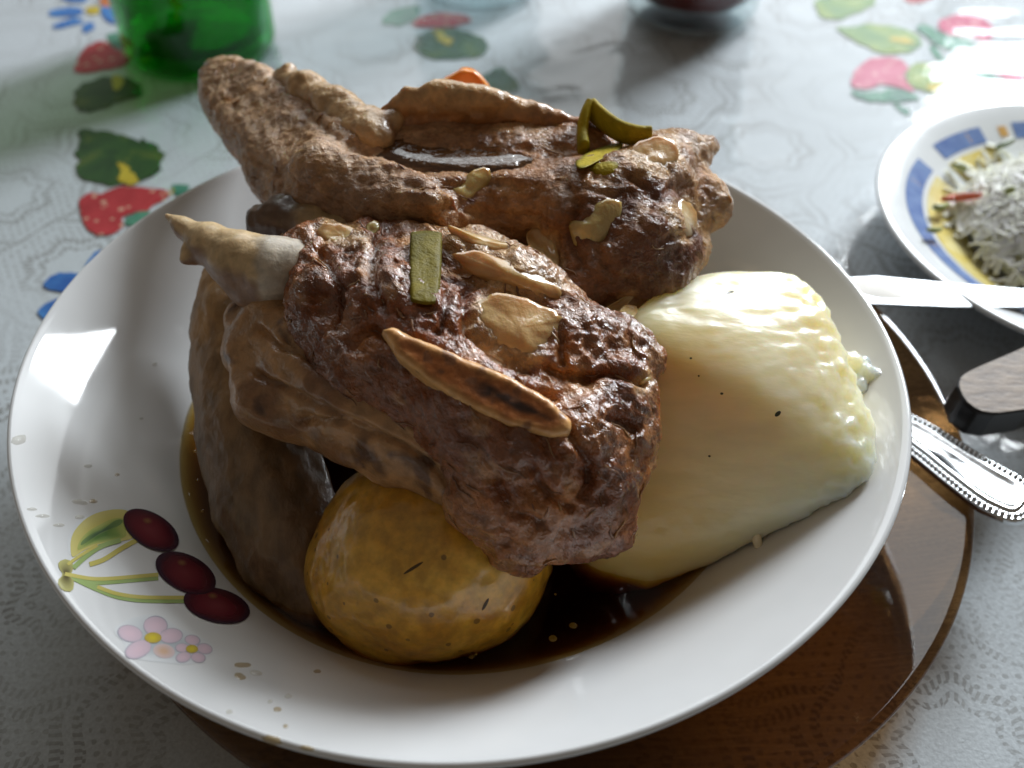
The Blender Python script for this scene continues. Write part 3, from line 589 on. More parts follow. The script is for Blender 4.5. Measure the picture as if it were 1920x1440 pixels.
GB = [[(1030,690),(1090,708),(1150,702),(1215,720)], [(1000,760),(1060,800),(1110,870),(1090,930)], [(930,900),(960,960),(1020,990)], [(900,700),(980,730),(1040,740)], [(600,470),(640,540),(620,610)], [(700,450),(690,520),(720,580)], [(870,560),(880,610),(930,660),(990,690)], [(1140,780),(1190,805)], [(1000,880),(1030,930),(1080,960)], [(840,560),(820,620)], [(1050,630),(1060,680)], [(760,640),(700,620),(650,650)]]
def strands(V, ax, f2, f1, off=0.0): return 1-2*np.abs(fibre_noise(V, ax, f1, f2, off))
def d_top(V, N):
    return 0.0015*fbm(V, 70, 3) - 0.0011*groove(V, GA) + 0.0004*strands(V, axA, 300, 90) + 0.0009*(0.35-np.abs(fbm(V, 420, 2, 3.0)))
def c_top(V, N):
    grey = C(.47, .305, .190); brown = C(.32, .145, .055); dark = C(.16, .056, .023); tan = C(.54, .32, .15)
    c = np.tile(brown, (len(V), 1)); c = lerp(c, grey, sstep(V[:, 0] + 0.010*fbm(V, 60, 2), 0.030, -0.040)*0.95)
    c = paint_over(c, V, [RIGHT3, RIGHT4], C(.22, .105, .055)); c = paint_over(c, V, [RIGHT], C(.30, .155, .075)); c = paint_over(c, V, [RIGHT2], dark)
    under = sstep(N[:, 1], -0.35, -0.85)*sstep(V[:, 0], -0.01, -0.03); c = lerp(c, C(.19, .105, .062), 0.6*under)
    c = paint_over(c, V, TIPS+[RIGHT[2:]], tan*0.85, 0.003); c = fat_paint(c, V, FATS_A); pale = sstep(fbm(V, 110, 3, 9.0), 0.10, 0.5); return lerp(c, tan, pale*0.5)
def paint_over(c, V, chs, colr, blend=0.004):
    for ch in chs:
        d = s_chain(V.astype(np.float32), ch); c = lerp(c, colr, 1-sstep(d + 0.003*fbm(V, 170, 2), 0, blend))
    return c
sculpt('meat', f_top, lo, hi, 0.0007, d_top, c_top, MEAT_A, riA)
# translucent sheet of connective tissue standing behind the trough
wall = [(690,250),(705,215),(735,185),(760,162),(790,168),(812,152),(850,160),(905,168),(960,182),(1010,196),(1060,210),(1110,228),(1130,300),(1000,320),(820,312),(720,290)]
plW = [(700,250,.097),(1100,260,.096),(880,150,.112)]
def box_of(poly, pl, m=0.02):
    a, u, v, n = frame(pl); P = np.array([on_plane(x, y, a, n) for x, y in poly]); return P.min(0)-m, P.max(0)+m
lo, hi = box_of(wall, plW)
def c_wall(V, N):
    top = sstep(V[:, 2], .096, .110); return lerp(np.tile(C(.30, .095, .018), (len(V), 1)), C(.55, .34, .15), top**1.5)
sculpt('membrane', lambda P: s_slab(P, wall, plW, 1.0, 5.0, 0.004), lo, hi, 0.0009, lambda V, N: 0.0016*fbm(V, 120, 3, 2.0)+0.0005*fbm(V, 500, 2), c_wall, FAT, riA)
ridge = [[(530,148,.0925,3.0),(575,172,.0945,5.2),(630,198,.0970,5.4),(690,232,.099,4.2),(720,262,.0985,2.6)], [(541,150,.0930,2.4),(541,128,.0965,1.3)], [(640,225,.0970,4.5),(700,255,.100,3.0)], [(690,245,.100,3.4),(735,225,.101,3.2)]]
lo, hi = bounds([n for c in ridge for n in c])
sculpt('fat', union(ridge, 0.003), lo, hi, 0.0006, lambda V, N: 0.0011*fbm(V, 200, 3, 4.0), lambda V, N: lerp(np.tile(C(.52, .335, .17), (len(V), 1)), C(.30, .155, .075), sstep(fbm(V, 140, 3), 0.0, 0.6)), FAT, riA)

# --- lower rib: chunk with two bone ends, leaning over the potato
LB = [[(600,500,.084,11.0),(640,590,.082,13.0),(700,690,.078,13.5),(800,740,.077,13.0)],
      [(700,515,.086,11.5),(740,590,.086,13.5),(820,670,.083,14.0),(900,770,.079,14.0),(980,850,.073,14.0),(1000,930,.066,12.5),(985,1000,.059,8.0),(990,1035,.055,4.0)],
      [(790,512,.087,10.5),(880,515,.087,10.5),(960,560,.085,12.0),(1040,600,.083,9.0)],
      [(1020,660,.082,10.0),(1090,645,.083,9.0),(1150,650,.081,7.0),(1200,672,.079,4.8),(1226,682,.078,2.6)],
      [(1060,720,.079,11.0),(1140,750,.075,11.0),(1160,830,.070,9.0),(1165,870,.067,6.0)],
      [(1060,830,.074,13.0),(1090,900,.066,12.5),(1070,970,.060,9.0)], [(1075,985,.059,8.0),(1125,985,.056,6.5),(1160,1000,.054,2.5)], [(1075,960,.060,8.0),(1140,950,.058,5.0)],
      [(930,850,.072,11.0),(930,930,.066,10.0),(955,1000,.059,7.0)], [(700,472,.087,8.0),(760,478,.088,8.5)], [(850,620,.080,14.0),(960,700,.078,14.0)]]
lo, hi = bounds([n for c in LB for n in c])
riB = empty('lower_beef_rib', tuple(at(800, 800, 0.05)), 'lower braised beef rib chunk with two pale bone ends, leaning over the potato', 'beef rib')
axB = at(1050, 900, .07)-at(750, 560, .086)
MEAT_B = meat_mat('braised_meat_dark', axB, 0.36, 1.0, 0.38, 0.85, 0.55, 1.15)
def d_low(V, N): return 0.0019*fbm(V, 85, 3, 5.0) - 0.0026*groove(V, GB) + 0.0006*strands(V, axB, 260, 90, 2.0) + 0.0014*(0.3-np.abs(fbm(V, 330, 2, 1.0)))
def c_low(V, N):
    c = lerp(np.tile(C(.205, .064, .019), (len(V), 1)), C(.36, .150, .052), sstep(fbm(V, 80, 3, 1.0), -.1, .5))
    c = paint_over(c, V, [LB[2]], C(.40, .21, .09), 0.003); c = fat_paint(c, V, FATS_B); c = paint_over(c, V, [LB[6], LB[7]], C(.27, .115, .068)); c = paint_over(c, V, [LB[3]], C(.26, .105, .045)); return lerp(c, C(.46, .25, .115), 0.6*sstep(fbm(V, 150, 3, 6.0), .30, .55))
_, VB, QB = sculpt('meat', union(LB, 0.0035), lo, hi, 0.0006, d_low, c_low, MEAT_B, riB)
# tan flap of fat and skin along the lower left edge
FL = [[(452,600,.074,5.0),(470,660,.071,6.5),(495,740,.067,7.0),(530,775,.065,6.5)], [(500,745,.066,7.0),(580,770,.066,7.5),(660,805,.066,7.5),(740,850,.065,7.0),(805,895,.062,6.0),(850,950,.058,5.0),(872,1000,.054,3.4)],
      [(520,640,.074,8.0),(580,700,.073,9.5),(670,755,.073,10.0),(770,810,.071,10.0),(860,880,.067,8.0),(880,960,.060,5.0)], [(500,600,.076,6.5),(560,640,.077,8.0)], [(470,585,.075,4.0),(520,570,.079,6.0)]]
lo, hi = bounds([n for c in FL for n in c])
def c_flap(V, N):
    c = lerp(np.tile(C(.42, .235, .105), (len(V), 1)), C(.21, .098, .042), sstep(fbm(V, 70, 3, 2.0), -.2, .4)); return lerp(c, C(.07, .03, .018), 0.8*sstep(fbm(V, 150, 3, 8.0), .25, .5))
sculpt('fat', union(FL, 0.004), lo, hi, 0.0009, lambda V, N: 0.0018*fbm(V, 90, 3, 7.0) - 0.0020*groove(V, [[(470,690),(500,715),(560,745),(680,795),(800,865),(850,930)], [(540,640),(640,715),(760,775),(860,860)], [(560,790),(640,790),(700,815)], [(480,610),(520,650),(560,660)]], 7.0)+0.0012*0.3*fibre_noise(V, at(850, 950, .058)-at(500, 745, .066), 90, 420), c_flap, FAT, riB)
# pale bone end sticking out to the left, with a torn shred of membrane
B1 = [[(312,404,.0905,0.9),(345,428,.090,2.4),(395,458,.089,5.0),(450,488,.088,7.2),(510,506,.087,8.0),(555,508,.086,7.6),(600,510,.084,6.0)], [(385,470,.087,2.4),(357,480,.087,1.5),(345,488,.087,1.0)], [(357,480,.087,1.5),(349,472,.088,0.9)], [(430,500,.085,4.5),(470,540,.082,5.0),(520,560,.080,6.0)]]
lo, hi = bounds([n for c in B1 for n in c])
def c_b1(V, N):
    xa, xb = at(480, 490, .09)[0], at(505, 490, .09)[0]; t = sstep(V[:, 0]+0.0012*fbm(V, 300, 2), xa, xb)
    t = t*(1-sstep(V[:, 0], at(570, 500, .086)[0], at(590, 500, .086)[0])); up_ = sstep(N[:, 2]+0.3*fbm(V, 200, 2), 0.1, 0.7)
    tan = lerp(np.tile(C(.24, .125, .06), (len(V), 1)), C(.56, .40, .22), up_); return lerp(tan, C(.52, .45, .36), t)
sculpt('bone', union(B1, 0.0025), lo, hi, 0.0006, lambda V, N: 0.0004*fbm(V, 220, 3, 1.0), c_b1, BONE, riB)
B1b = [[(492,418,.083,5.2),(530,415,.084,6.5),(585,425,.085,6.0),(640,440,.086,5.5)]]
lo, hi = bounds(B1b[0])
sculpt('bone', union(B1b, 0.003), lo, hi, 0.0008, lambda V, N: 0.0022*fbm(V, 130, 3, 3.0), lambda V, N: lerp(np.tile(C(.10, .06, .04), (len(V), 1)), C(.42, .30, .16), sstep(V[:, 0], at(540, 420, .085)[0], at(600, 420, .085)[0])), BONE, riB)
# spindle-shaped rib end lying on the front face: pale rim, dark marrow hollow
sp = [(713,616),(738,614),(800,640),(880,674),(960,708),(1030,748),(1072,788),(1070,812),(1030,818),(960,800),(880,764),(800,716),(742,664)]
TB = BVHTree.FromPolygons([tuple(v) for v in VB], [tuple(q) for q in QB])
def surf_pt(x, y, tree=None, out=0.0):
    q, n = hit(tree or TB, x, y, (at(x, y, .07), C(0, -.5, .8))); return q + ray(x, y)*(-out)
def pl_at(pts, out):
    r = []
    for x, y in pts: q = surf_pt(x, y, None, out); r.append((x, y, q[2]))
    return r
plS = [(725,625,.1005),(1060,806,.0875),(930,700,.0935)]
plS = [(725,625,.1000),(1060,806,.0880),(860,740,.0925)]
lo, hi = box_of(sp, plS)
aS, uS, vS, nS = frame(plS); polyS = np.array([[(on_plane(x, y, aS, nS)-aS)@uS, (on_plane(x, y, aS, nS)-aS)@vS] for x, y in sp], np.float32)
def f_sp(P):
    d = s_slab(P, sp, plS, 1.5, 9.0, 0.0028); q = P-aS.astype(np.float32); Q = np.stack([q@uS.astype(np.float32), q@vS.astype(np.float32)], 1); d2 = poly_sd(Q, polyS); hh = q@nS.astype(np.float32)
    return smax(d, -(smax(d2+0.0022, 0.0011-hh, 0.001)), 0.0018)
def c_sp(V, N):
    q = V-aS; Q = np.stack([q@uS, q@vS], 1).astype(np.float32); d2 = poly_sd(Q, polyS); t = sstep(-d2 + 0.0012*fbm(V, 260, 3), .0003, .0026)
    along = (V-aS)@((on_plane(1060, 806, aS, nS)-aS)/np.linalg.norm(on_plane(1060, 806, aS, nS)-aS))
    c = lerp(np.tile(C(.68, .37, .13), (len(V), 1)), C(.40, .13, .030), t); mid = t*sstep(-d2 + 0.0008*fbm(V, 300, 2), .0026, .0042)*sstep(along, .018, .026)*(1-sstep(along, .040, .046))
    c = lerp(c, C(.022, .009, .008), mid*0.95); return lerp(c, C(.20, .08, .035), 0.8*sstep(fbm(V, 420, 2, 4.0), .28, .5))
sculpt('bone', f_sp, lo, hi, 0.0005, lambda V, N: 0.0004*fbm(V, 330, 3), c_sp, BONE, riB, 3)

# torn strands of muscle lying along both ribs
def torn(V, Q, ax, n, parent, seed, keep):
    r_ = np.random.default_rng(seed); N = vnormals(V, Q); ax = ax/np.linalg.norm(ax); ok = np.argwhere(((V-CAM)*N).sum(1) < 0).ravel(); ok = ok[keep(V[ok])]; VV = []; FF = []; CC = []
    tr = BVHTree.FromPolygons([tuple(v) for v in V], [tuple(q) for q in Q])
    for i in r_.choice(ok, n):
        p = V[i].copy(); d = ax*r_.choice((-1, 1))+r_.normal(0, .45, 3); L_ = r_.uniform(.002, .0075); rad = r_.uniform(.00020, .00050); c = C(.16, .065, .03)*(1-(t_ := r_.random()**2))+C(.42, .23, .11)*t_; b0 = len(VV); m = 6; lift = r_.uniform(.1, .9)
        for k in range(m):
            q, nn, _, _ = tr.find_nearest(Vector(p)); q = np.array(q); nn = np.array(nn); d = d-nn*(d@nn); d /= np.linalg.norm(d); s_ = np.cross(d, nn); u = k/(m-1); ctr = q+nn*(rad*.4+lift*.0006*(u**3)*(r_.random() < .95)); rr = rad*(1-.75*u)*(.4+.6*min(1, u*4))
            for a in range(5): an = a*2*math.pi/5; VV.append(ctr+rr*(math.cos(an)*s_+math.sin(an)*nn)); CC.append(c)
            p = q+d*L_/m; d = d+r_.normal(0, .25, 3)
        for k in range(m-1):
            for a in range(5): FF.append((b0+k*5+a, b0+k*5+(a+1) % 5, b0+k*5+5+(a+1) % 5, b0+k*5+5+a))
    me = mesh('torn_fibres', VV, FF); color(me, np.array(CC)); o = link('torn_fibres', me, FAT, parent); o['kind'] = 'stuff'
torn(SURF[1][0], SURF[1][1], axB, 90, riB, 3, lambda v: v[:, 2] > .05); torn(SURF[0][0], SURF[0][1], axA, 60, riA, 5, lambda v: v[:, 2] > .07)

# --- pieces draped on the meat: fat, onion, pepper
SV = np.concatenate([SURF[0][0], SURF[1][0]]); SQ = np.concatenate([SURF[0][1], SURF[1][1]+len(SURF[0][0])])
TALL = BVHTree.FromPolygons([tuple(v) for v in SV], [tuple(q) for q in SQ])
def drape(name, poly, thick, m, colf, parent=None, rough=0.25, rings=9, sink=1.5, crown=1.0, sm=26, seed=0.0, stiff=False, ch=2):
    """a soft flat piece resting on the meat: follows its surface, with real thickness and a rounded edge"""
    P = chaikin(poly, ch); n = len(P); c = sum(P)/n
    if not stiff: P = [c+(p-c)*(1.04+rng.normal(0, .035)) for i, p in enumerate(P)]
    L = [c]; T = [0.0]
    for k in range(1, rings+1):
        for p in P: L.append(c+(p-c)*k/rings); T.append(k/rings)
    T = np.array(T); D = np.array([ray(*p) for p in L]); dist = []
    for p, d in zip(L, D):
        r = TALL.ray_cast(Vector(CAM), Vector(d)); dist.append(r[3] if r[0] is not None else np.nan)
    dist = np.array(dist); med = np.nanmedian(dist); dist = np.where(np.isnan(dist), med, dist); dist = np.clip(dist, np.percentile(dist, 8), np.percentile(dist, 80))
    nb = [[1+i for i in range(n)]] + [None]*(len(L)-1)
    for k in range(rings):
        for i in range(n):
            a = 1+k*n; x = [a+(i+1) % n, a+(i-1) % n, (a-n+i) if k else 0]
            if k < rings-1: x.append(a+n+i)
            nb[a+i] = x
    for _ in range(sm): dist = np.array([0.4*dist[i]+0.6*np.mean(dist[nb[i]]) for i in range(len(L))])
    if stiff:
        A = np.c_[np.array(L), np.ones(len(L))]; raw = dist; co_ = np.linalg.lstsq(A, raw, rcond=None)[0]; dist = A@co_; dist = dist - np.percentile(dist-raw, 75)
        prof = np.sqrt(np.clip(1-T**6, 0, 1))*0.7+0.3
    else: dist = dist + 0.0007; prof = 1-T**2.2
    base = CAM + D*dist[:, None]; nz = fbm(base, 260, 2, seed)
    top = base - D*(thick*1e-3*prof*(1+rough*nz))[:, None] ; bot = base + D*(sink*1e-3)
    V = np.concatenate([top, bot]); F = []; o = len(L)
    for i in range(n):
        j = (i+1) % n; F += [(0, 1+i, 1+j), (o, o+1+j, o+1+i)]
        for k in range(rings-1):
            a = 1+k*n; F += [(a+i, a+n+i, a+n+j, a+j), (o+a+i, o+a+j, o+a+n+j, o+a+n+i)]
        a = 1+(rings-1)*n; F.append((a+i, o+a+i, o+a+j, a+j))
    me = mesh(name, V, F); bm = bmesh.new(); bm.from_mesh(me); bmesh.ops.recalc_face_normals(bm, faces=bm.faces); bm.to_mesh(me); bm.free()
    color(me, colf(V, np.r_[T, T])); return link(name, me, m, parent)
def fatcol(a, b_, f=150, off=0.0): return lambda V, T: lerp(lerp(np.tile(a, (len(V), 1)), b_, sstep(fbm(V, f, 3, off)+0.35*(T-0.6), -0.1, 0.5)), b_*0.70, 0.7*sstep(T+0.25*fbm(V, 300, 2, off), 0.72, 1.05))
fA, fB = C(.66, .42, .19), C(.52, .29, .11)
JEL = soft_mat('soft_fat', 0.6, 0.006, 0.24, 0.9, 170, 0.0006, 0.14)
for poly, th, par, sd_ in [(p, t, riB, k) for p, t, k in FATS_B]+[(p, t, riA, k) for p, t, k in FATS_A]:
    drape('fat', poly, th, JEL, fatcol(fA, fB, 150, sd_), par, 0.35, seed=sd_)
ON = soft_mat('boiled_onion', 0.6, 0.004, 0.14, 1.0, 220, 0.0007, 0.08)
for poly, lab in [([(1078,418),(1098,412),(1112,394),(1140,380),(1158,392),(1150,418),(1138,436),(1118,458),(1096,462),(1082,444)], 'soft translucent onion piece on the dark right end of the upper rib'), ([(850,354),(868,348),(880,328),(908,320),(912,344),(892,360),(880,376),(856,374)], 'small yellowish onion piece on the middle of the upper rib'), ([(690,420),(705,415),(712,428),(700,440),(688,435)], 'tiny onion scrap in the cleft left of the green pepper strip')]:
    tag(drape('onion_piece', [(sum(q[0] for q in poly)/len(poly)*-.25+x*1.25, sum(q[1] for q in poly)/len(poly)*-.25+y*1.25) for x, y in poly], 2.0, ON, fatcol(C(.58, .45, .19), C(.46, .31, .10), 120, 3.0), None, 0.5, sm=8, sink=1.0, ch=1), lab, 'onion', 'onion pieces on the meat')
PEP = soft_mat('green_pepper', 0.15, 0.003, 0.5, 0.0, 300, 0.0007, 0.2, spec=0.15)
pc = fatcol(C(.165, .130, .008), C(.11, .092, .006), 100, 2.0); pc2 = fatcol(C(.42, .32, .02), C(.20, .18, .012), 110, 5.0)
tag(drape('pepper_strip', [(769,442),(770,436),(776,434),(800,432),(822,434),(828,436),(829,444),(828,500),(824,555),(822,566),(816,570),(800,572),(778,568),(771,566),(769,558),(767,500)], 1.6, PEP, pc, None, 0.25, sink=0.8, sm=4, stiff=True, ch=1), 'upright olive green pepper strip on the front of the lower rib', 'pepper strip', 'cooked pepper strips')
tag(drape('pepper_strip', [(1078,300),(1110,282),(1150,268),(1170,266),(1165,280),(1130,298),(1092,318),(1080,314)], 1.8, PEP, pc2, None, 0.05, sink=0.8, sm=4, stiff=True), 'slim olive pepper strip lying in front of the curled strip', 'pepper strip', 'cooked pepper strips')
tag(drape('pepper_strip', [(1100,316),(1130,302),(1158,304),(1162,322),(1135,338),(1110,330)], 1.6, PEP, pc2, None, 0.1, sink=0.8), 'short yellowish pepper scrap below the slim strip', 'pepper strip', 'cooked pepper strips')
# curled strip standing up behind
def ribbon(pts, wid, th):
    V = []; F = []
    for i, (x, y, z) in enumerate(pts):
        p = at(x, y, z); q = at(*pts[min(i+1, len(pts)-1)]); r_ = at(*pts[max(i-1, 0)]); t = q-r_; t /= np.linalg.norm(t); up_ = C(0.1, -.25, 1); up_ -= t*(up_@t); up_ /= np.linalg.norm(up_); s_ = np.cross(t, up_)
        for a, b_ in ((-.5, -.5), (-.5, .5), (0, .62), (.5, .5), (.5, -.5), (0, -.62)): V.append(p+s_*th*a*1e-3*1.6+up_*wid*b_*1e-3)
    n = len(pts)
    for i in range(n-1):
        for k in range(6): l = (k+1) % 6; F.append((i*6+k, i*6+l, i*6+6+l, i*6+6+k))
    F += [(5, 4, 3, 2, 1, 0), tuple(range((n-1)*6, n*6))]; return V, F
def curl(pts, wid, th, label):
    Q = [np.array(p, float) for p in pts]; D = []
    for i in range(len(Q)-1):
        for t in np.linspace(0, 1, 7, endpoint=(i == len(Q)-2)): D.append(Q[i]*(1-t)+Q[i+1]*t)
    for _ in range(6): D = [D[0]]+[(D[i-1]+2*D[i]+D[i+1])/4 for i in range(1, len(D)-1)]+[D[-1]]
    V, F = ribbon([tuple(d) for d in D], wid, th); me = mesh('pepper_strip', V, F); V = np.array(V); color(me, pc2(V, np.zeros(len(V)))); o = link('pepper_strip', me, PEP)
    md = o.modifiers.new('s', 'SUBSURF'); md.levels = md.render_levels = 2; tag(o, label, 'pepper strip', 'cooked pepper strips')
curl([(1105,200,.1045),(1130,225,.103),(1160,246,.102),(1195,256,.1015),(1222,256,.1015)], 6.0, 2.0, 'yellow green pepper strip curling off towards the right tip of the upper rib')
curl([(1108,196,.105),(1095,220,.103),(1090,255,.0995),(1095,285,.0985)], 6.0, 2.0, 'upright curled pepper strip against the end of the membrane')
# juice lying in the trough of the upper rib
jz = 0.0975; jp = chaikin([(672,262),(700,248),(760,250),(830,262),(930,270),(1010,280),(1040,300),(1000,318),(900,322),(800,318),(720,300),(685,282)]); c0 = at(860, 288, jz)
jb = NB('meat_juice'); jb.bsdf(Base_Color=(0.085, 0.036, 0.012), Roughness=0.05, Coat_Weight=1.0, Normal=jb.bump(jb.noise(jb.coord(), 260, 2), 0.8, 0.0020))
V = [c0+C(0, 0, .0006)]+[c0+(at(x, y, jz)-c0)*.7+C(0, 0, .0005) for x, y in jp]+[at(x, y, jz) for x, y in jp]+[at(x, y, jz)-C(0, 0, .006) for x, y in jp]; n = len(jp); F = []
for i in range(n):
    j = (i+1) % n; F += [(0, 1+j, 1+i), (1+i, 1+j, 1+n+j, 1+n+i), (1+n+i, 1+n+j, 1+2*n+j, 1+2*n+i)]
F.append(tuple(range(1+2*n, 1+3*n)))
tag(link('meat_juice', mesh('meat_juice', V, F), jb.m), 'pool of shiny brown juice in the hollow of the upper rib', 'meat juice')

# --- boiled cassava chunk on the right
YC = [(1140,655,.079),(1350,648,.0795),(1562,645,.0735),(1205,545,.0815),(1325,496,.0805),(1482,496,.0775),(1552,545,.0745),(1608,742,.0620),(1660,850,.0545),(1652,908,.0500),(1500,987,.0425),(1300,1042,.0365),(1195,1082,.0335),(1110,1052,.0365),(1050,850,.0550)]
PY = [at(*c) for c in YC]
for i in range(8, 13):
    q_, n_ = hit(BOWL, YC[i][0], YC[i][1]); PY[i] = q_ + C(0, 0, .0012) if q_[2] > .031 else PY[i]
PY += [p-C(0, 0, .030) for p in PY[:8]]+[p-C(0.004, -0.006, .022) for p in PY[8:]]
bm = bmesh.new()
for p in PY: bm.verts.new(p)
bmesh.ops.convex_hull(bm, input=bm.verts[:]); bm.normal_update(); HS = []
for f_ in bm.faces:
    n_ = np.array(f_.normal); d_ = float(n_@np.array(f_.verts[0].co))
    if not any(n_@a > 0.985 for a, _ in HS): HS.append((n_, max(float(n_@p) for p in PY)))
bm.free(); PY = np.array(PY); lo, hi = PY.min(0)-.006, PY.max(0)+.006
def f_y(P):
    d = None
    for n_, d_ in HS:
        e = P@n_.astype(np.float32)-np.float32(d_); d = e if d is None else smax(d, e, 0.0045)
    e = s_slab(P, [(1150,900),(1480,900),(1440,1030),(1300,1072),(1215,1108),(1160,1085)], [(1120,1050,.0385),(1640,890,.0565),(1380,640,.0735)], -6.0, 20.0, 0.004)
    d = smin(d, e, 0.002); rr = np.sqrt((P[:, :2]**2).sum(1)); wallz = np.interp(rr, [p[0] for p in BP[:14]], [p[1] for p in BP[:14]]).astype(np.float32); return np.maximum(d, (wallz+0.0006-P[:, 2])*0.75)
axY = at(1560, 640, .07)-at(1200, 690, .07)
rend = at(1560, 700, .06)
def d_y(V, N):
    edge = sstep(V[:, 0], .080, .100); return 0.0010*fbm(V, 45, 2, 3.0) + (0.00015+0.0012*edge)*fbm(V, 330, 3, 3.0) + 0.0003*sstep(N[:, 2], .75, .95)*fibre_noise(V, axY, 90, 500, 3.0)
def c_y(V, N): return lerp(np.tile(C(.80, .54, .17), (len(V), 1)), C(.86, .78, .52), sstep(V[:, 0]+0.35*(V[:, 1]+.01)+0.010*fbm(V, 50, 2), .026, .078))  # amber left side: broth stain, plus shade and bounced light put into the colour
YU = soft_mat('boiled_cassava', 1.0, 0.024, 0.30, 0.4, 240, 0.00018, 0.05, (1.0, 0.75, 0.40), (0.3, 1.0, 1.0))
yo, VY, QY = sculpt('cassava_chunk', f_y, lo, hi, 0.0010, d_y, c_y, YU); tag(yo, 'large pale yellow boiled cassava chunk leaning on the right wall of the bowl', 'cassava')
def crumb(name, x, y, r, n, label, c):
    q, nn = hit(BOWL, x, y); ch = [[(0, 0, 0, 0)]]; pts = [(q+nn*r*.5e-3+rng.normal(0, r*0.6e-3, 3)*C(1, 1, .5), r*1e-3*rng.uniform(.35, .7)) for _ in range(n)]
    def f(P):
        d = None
        for p, rr in pts: e = s_cap(P, p, p+C(0, 0, 1e-5), rr, rr); d = e if d is None else smin(d, e, 0.0015)
        return d
    A = np.array([p for p, _ in pts]); o, _, _ = sculpt(name, f, A.min(0)-r*1.5e-3, A.max(0)+r*1.5e-3, 0.0005, lambda V, N: 0.0012*fbm(V, 350, 2), lambda V, N: np.tile(c, (len(V), 1)), YU); tag(o, label, 'food crumb'); return o
crumb('cassava_crumb', 1607, 706, 4.5, 12, 'ragged crumb of cassava on the bowl wall right of the big chunk', C(.84, .78, .58))
TY = BVHTree.FromPolygons([tuple(v) for v in VY], [tuple(q) for q in QY])
fleck = simple('herb_fleck', (0.035, 0.035, 0.015), 0.4)
for x, y, a, b_, an in [(1368,549,9,2.2,-22),(1353,738,3,2.4,0),(1458,776,7,4,-40),(1295,672,2.5,2,0),(1330,855,2.5,2,10),(1310,705,2,2,0)]: decal('herb_fleck', fleck, ell(x, y, a, b_, an, 10), 0.15, TY, 2, yo)
tq, tn = hit(TY, 1418, 1000); d0 = at(1424, 1042, tq[2]-0.007)
sp_o = link('torn_fibre', tube('torn_fibre', [tq-tn*0.002, (tq+d0)/2+tn*0.0006, d0], [0.0016, 0.0011, 0.0002], 8), None, yo); sp_o.data.materials.append(simple('cassava_fibre', (0.80, 0.68, 0.44), 0.35))
# --- yellow potato
pcn = at(803, 1052, .0375); 
def f_p(P): return s_ell(P, pcn, (.0315, .0265, .0262), [[.98, -.17, 0], [.17, .98, 0], [0, 0, 1]])
PO = NB('potato_skin'); pcx = PO.coord(); pn = PO.noise(pcx, 55, 4, 0.6, 0.5); p2 = PO.noise(pcx, 260, 3, 0.6)
pcol = PO.ramp(pn, [(0.28, (0.52, 0.22, 0.014)), (0.5, (0.68, 0.36, 0.034)), (0.72, (0.76, 0.46, 0.075))])
pv = PO.node('ShaderNodeTexVoronoi', {'Vector': pcx, 'Scale': 210.0}).outputs['Distance']
pcol = PO.mix(PO.math('MULTIPLY', PO.math('LESS_THAN', PO.math('ADD', pv, PO.math('MULTIPLY', pn, 0.25)), 0.26), 0.65), pcol, (0.10, 0.050, 0.012)); pcol = PO.mix(1.0, pcol, PO.ramp(p2, [(0.35, 0.72), (0.65, 1.12)]), 'MULTIPLY')
PO.bsdf(Base_Color=pcol, Roughness=0.30, Coat_Weight=0.8, Coat_Roughness=0.10, Subsurface_Weight=0.5, Subsurface_Radius=(1, .55, .2), Subsurface_Scale=0.010, Normal=PO.bump(p2, 0.45, 0.0006, PO.bump(pn, 0.4, 0.0012)))
po, VP, QP = sculpt('boiled_potato', f_p, pcn-.036, pcn+.036, 0.0011, lambda V, N: 0.0030*fbm(V, 34, 2, 2.0)+0.0004*fbm(V, 260, 2), None, PO.m); tag(po, 'whole yellow potato with speckled skin, half sunk in the broth', 'potato')
TP = BVHTree.FromPolygons([tuple(v) for v in VP], [tuple(q) for q in QP])
scar = simple('potato_scar', (0.075, 0.045, 0.012), 0.5)
for x, y, a, b_, an in [(775,1065,22,3,-32),(910,1133,13,3,-62)]: decal('skin_scar', scar, ell(x, y, a, b_, an, 14), 0.06, TP, 2, po)
# --- green-brown boiled plantain on the left
PLN = [(462,540,.060,13.0),(458,610,.056,14.5),(462,700,.050,15.0),(478,810,.044,15.0),(508,930,.037,15.0),(556,1040,.031,14.0),(598,1100,.028,11.0)]
lo, hi = bounds(PLN)
def f_pl(P):
    d = s_chain(P, PLN, 0.002); rr = np.sqrt((P[:, :2]**2).sum(1)); wallz = np.interp(rr, [p[0] for p in BP[:14]], [p[1] for p in BP[:14]]).astype(np.float32); return np.maximum(d, (wallz+0.0006-P[:, 2])*0.75)
axP = at(500, 930, .038)-at(455, 600, .057)
pm = soft_mat('boiled_plantain', 0.12, 0.003, 0.45, 0.25, 260, 0.0009, 0.35, (1, .6, .3), (1, .5, .5))
pp, _, _ = sculpt('plantain_piece', f_pl, lo, hi, 0.0011, lambda V, N: 0.0012*fibre_noise(V, axP, 25, 110, 1.0)+0.0008*fbm(V, 220, 3), lambda V, N: lerp(lerp(np.tile(C(.19, .115, .058), (len(V), 1)), C(.33, .185, .07), sstep(V[:, 2], .050, .066)), C(.13, .075, .04), 0.5*sstep(fibre_noise(V, axP, 40, 200, 4.0), .0, .6)), pm); tag(pp, 'brown boiled plantain piece standing in the broth along the left wall', 'plantain')
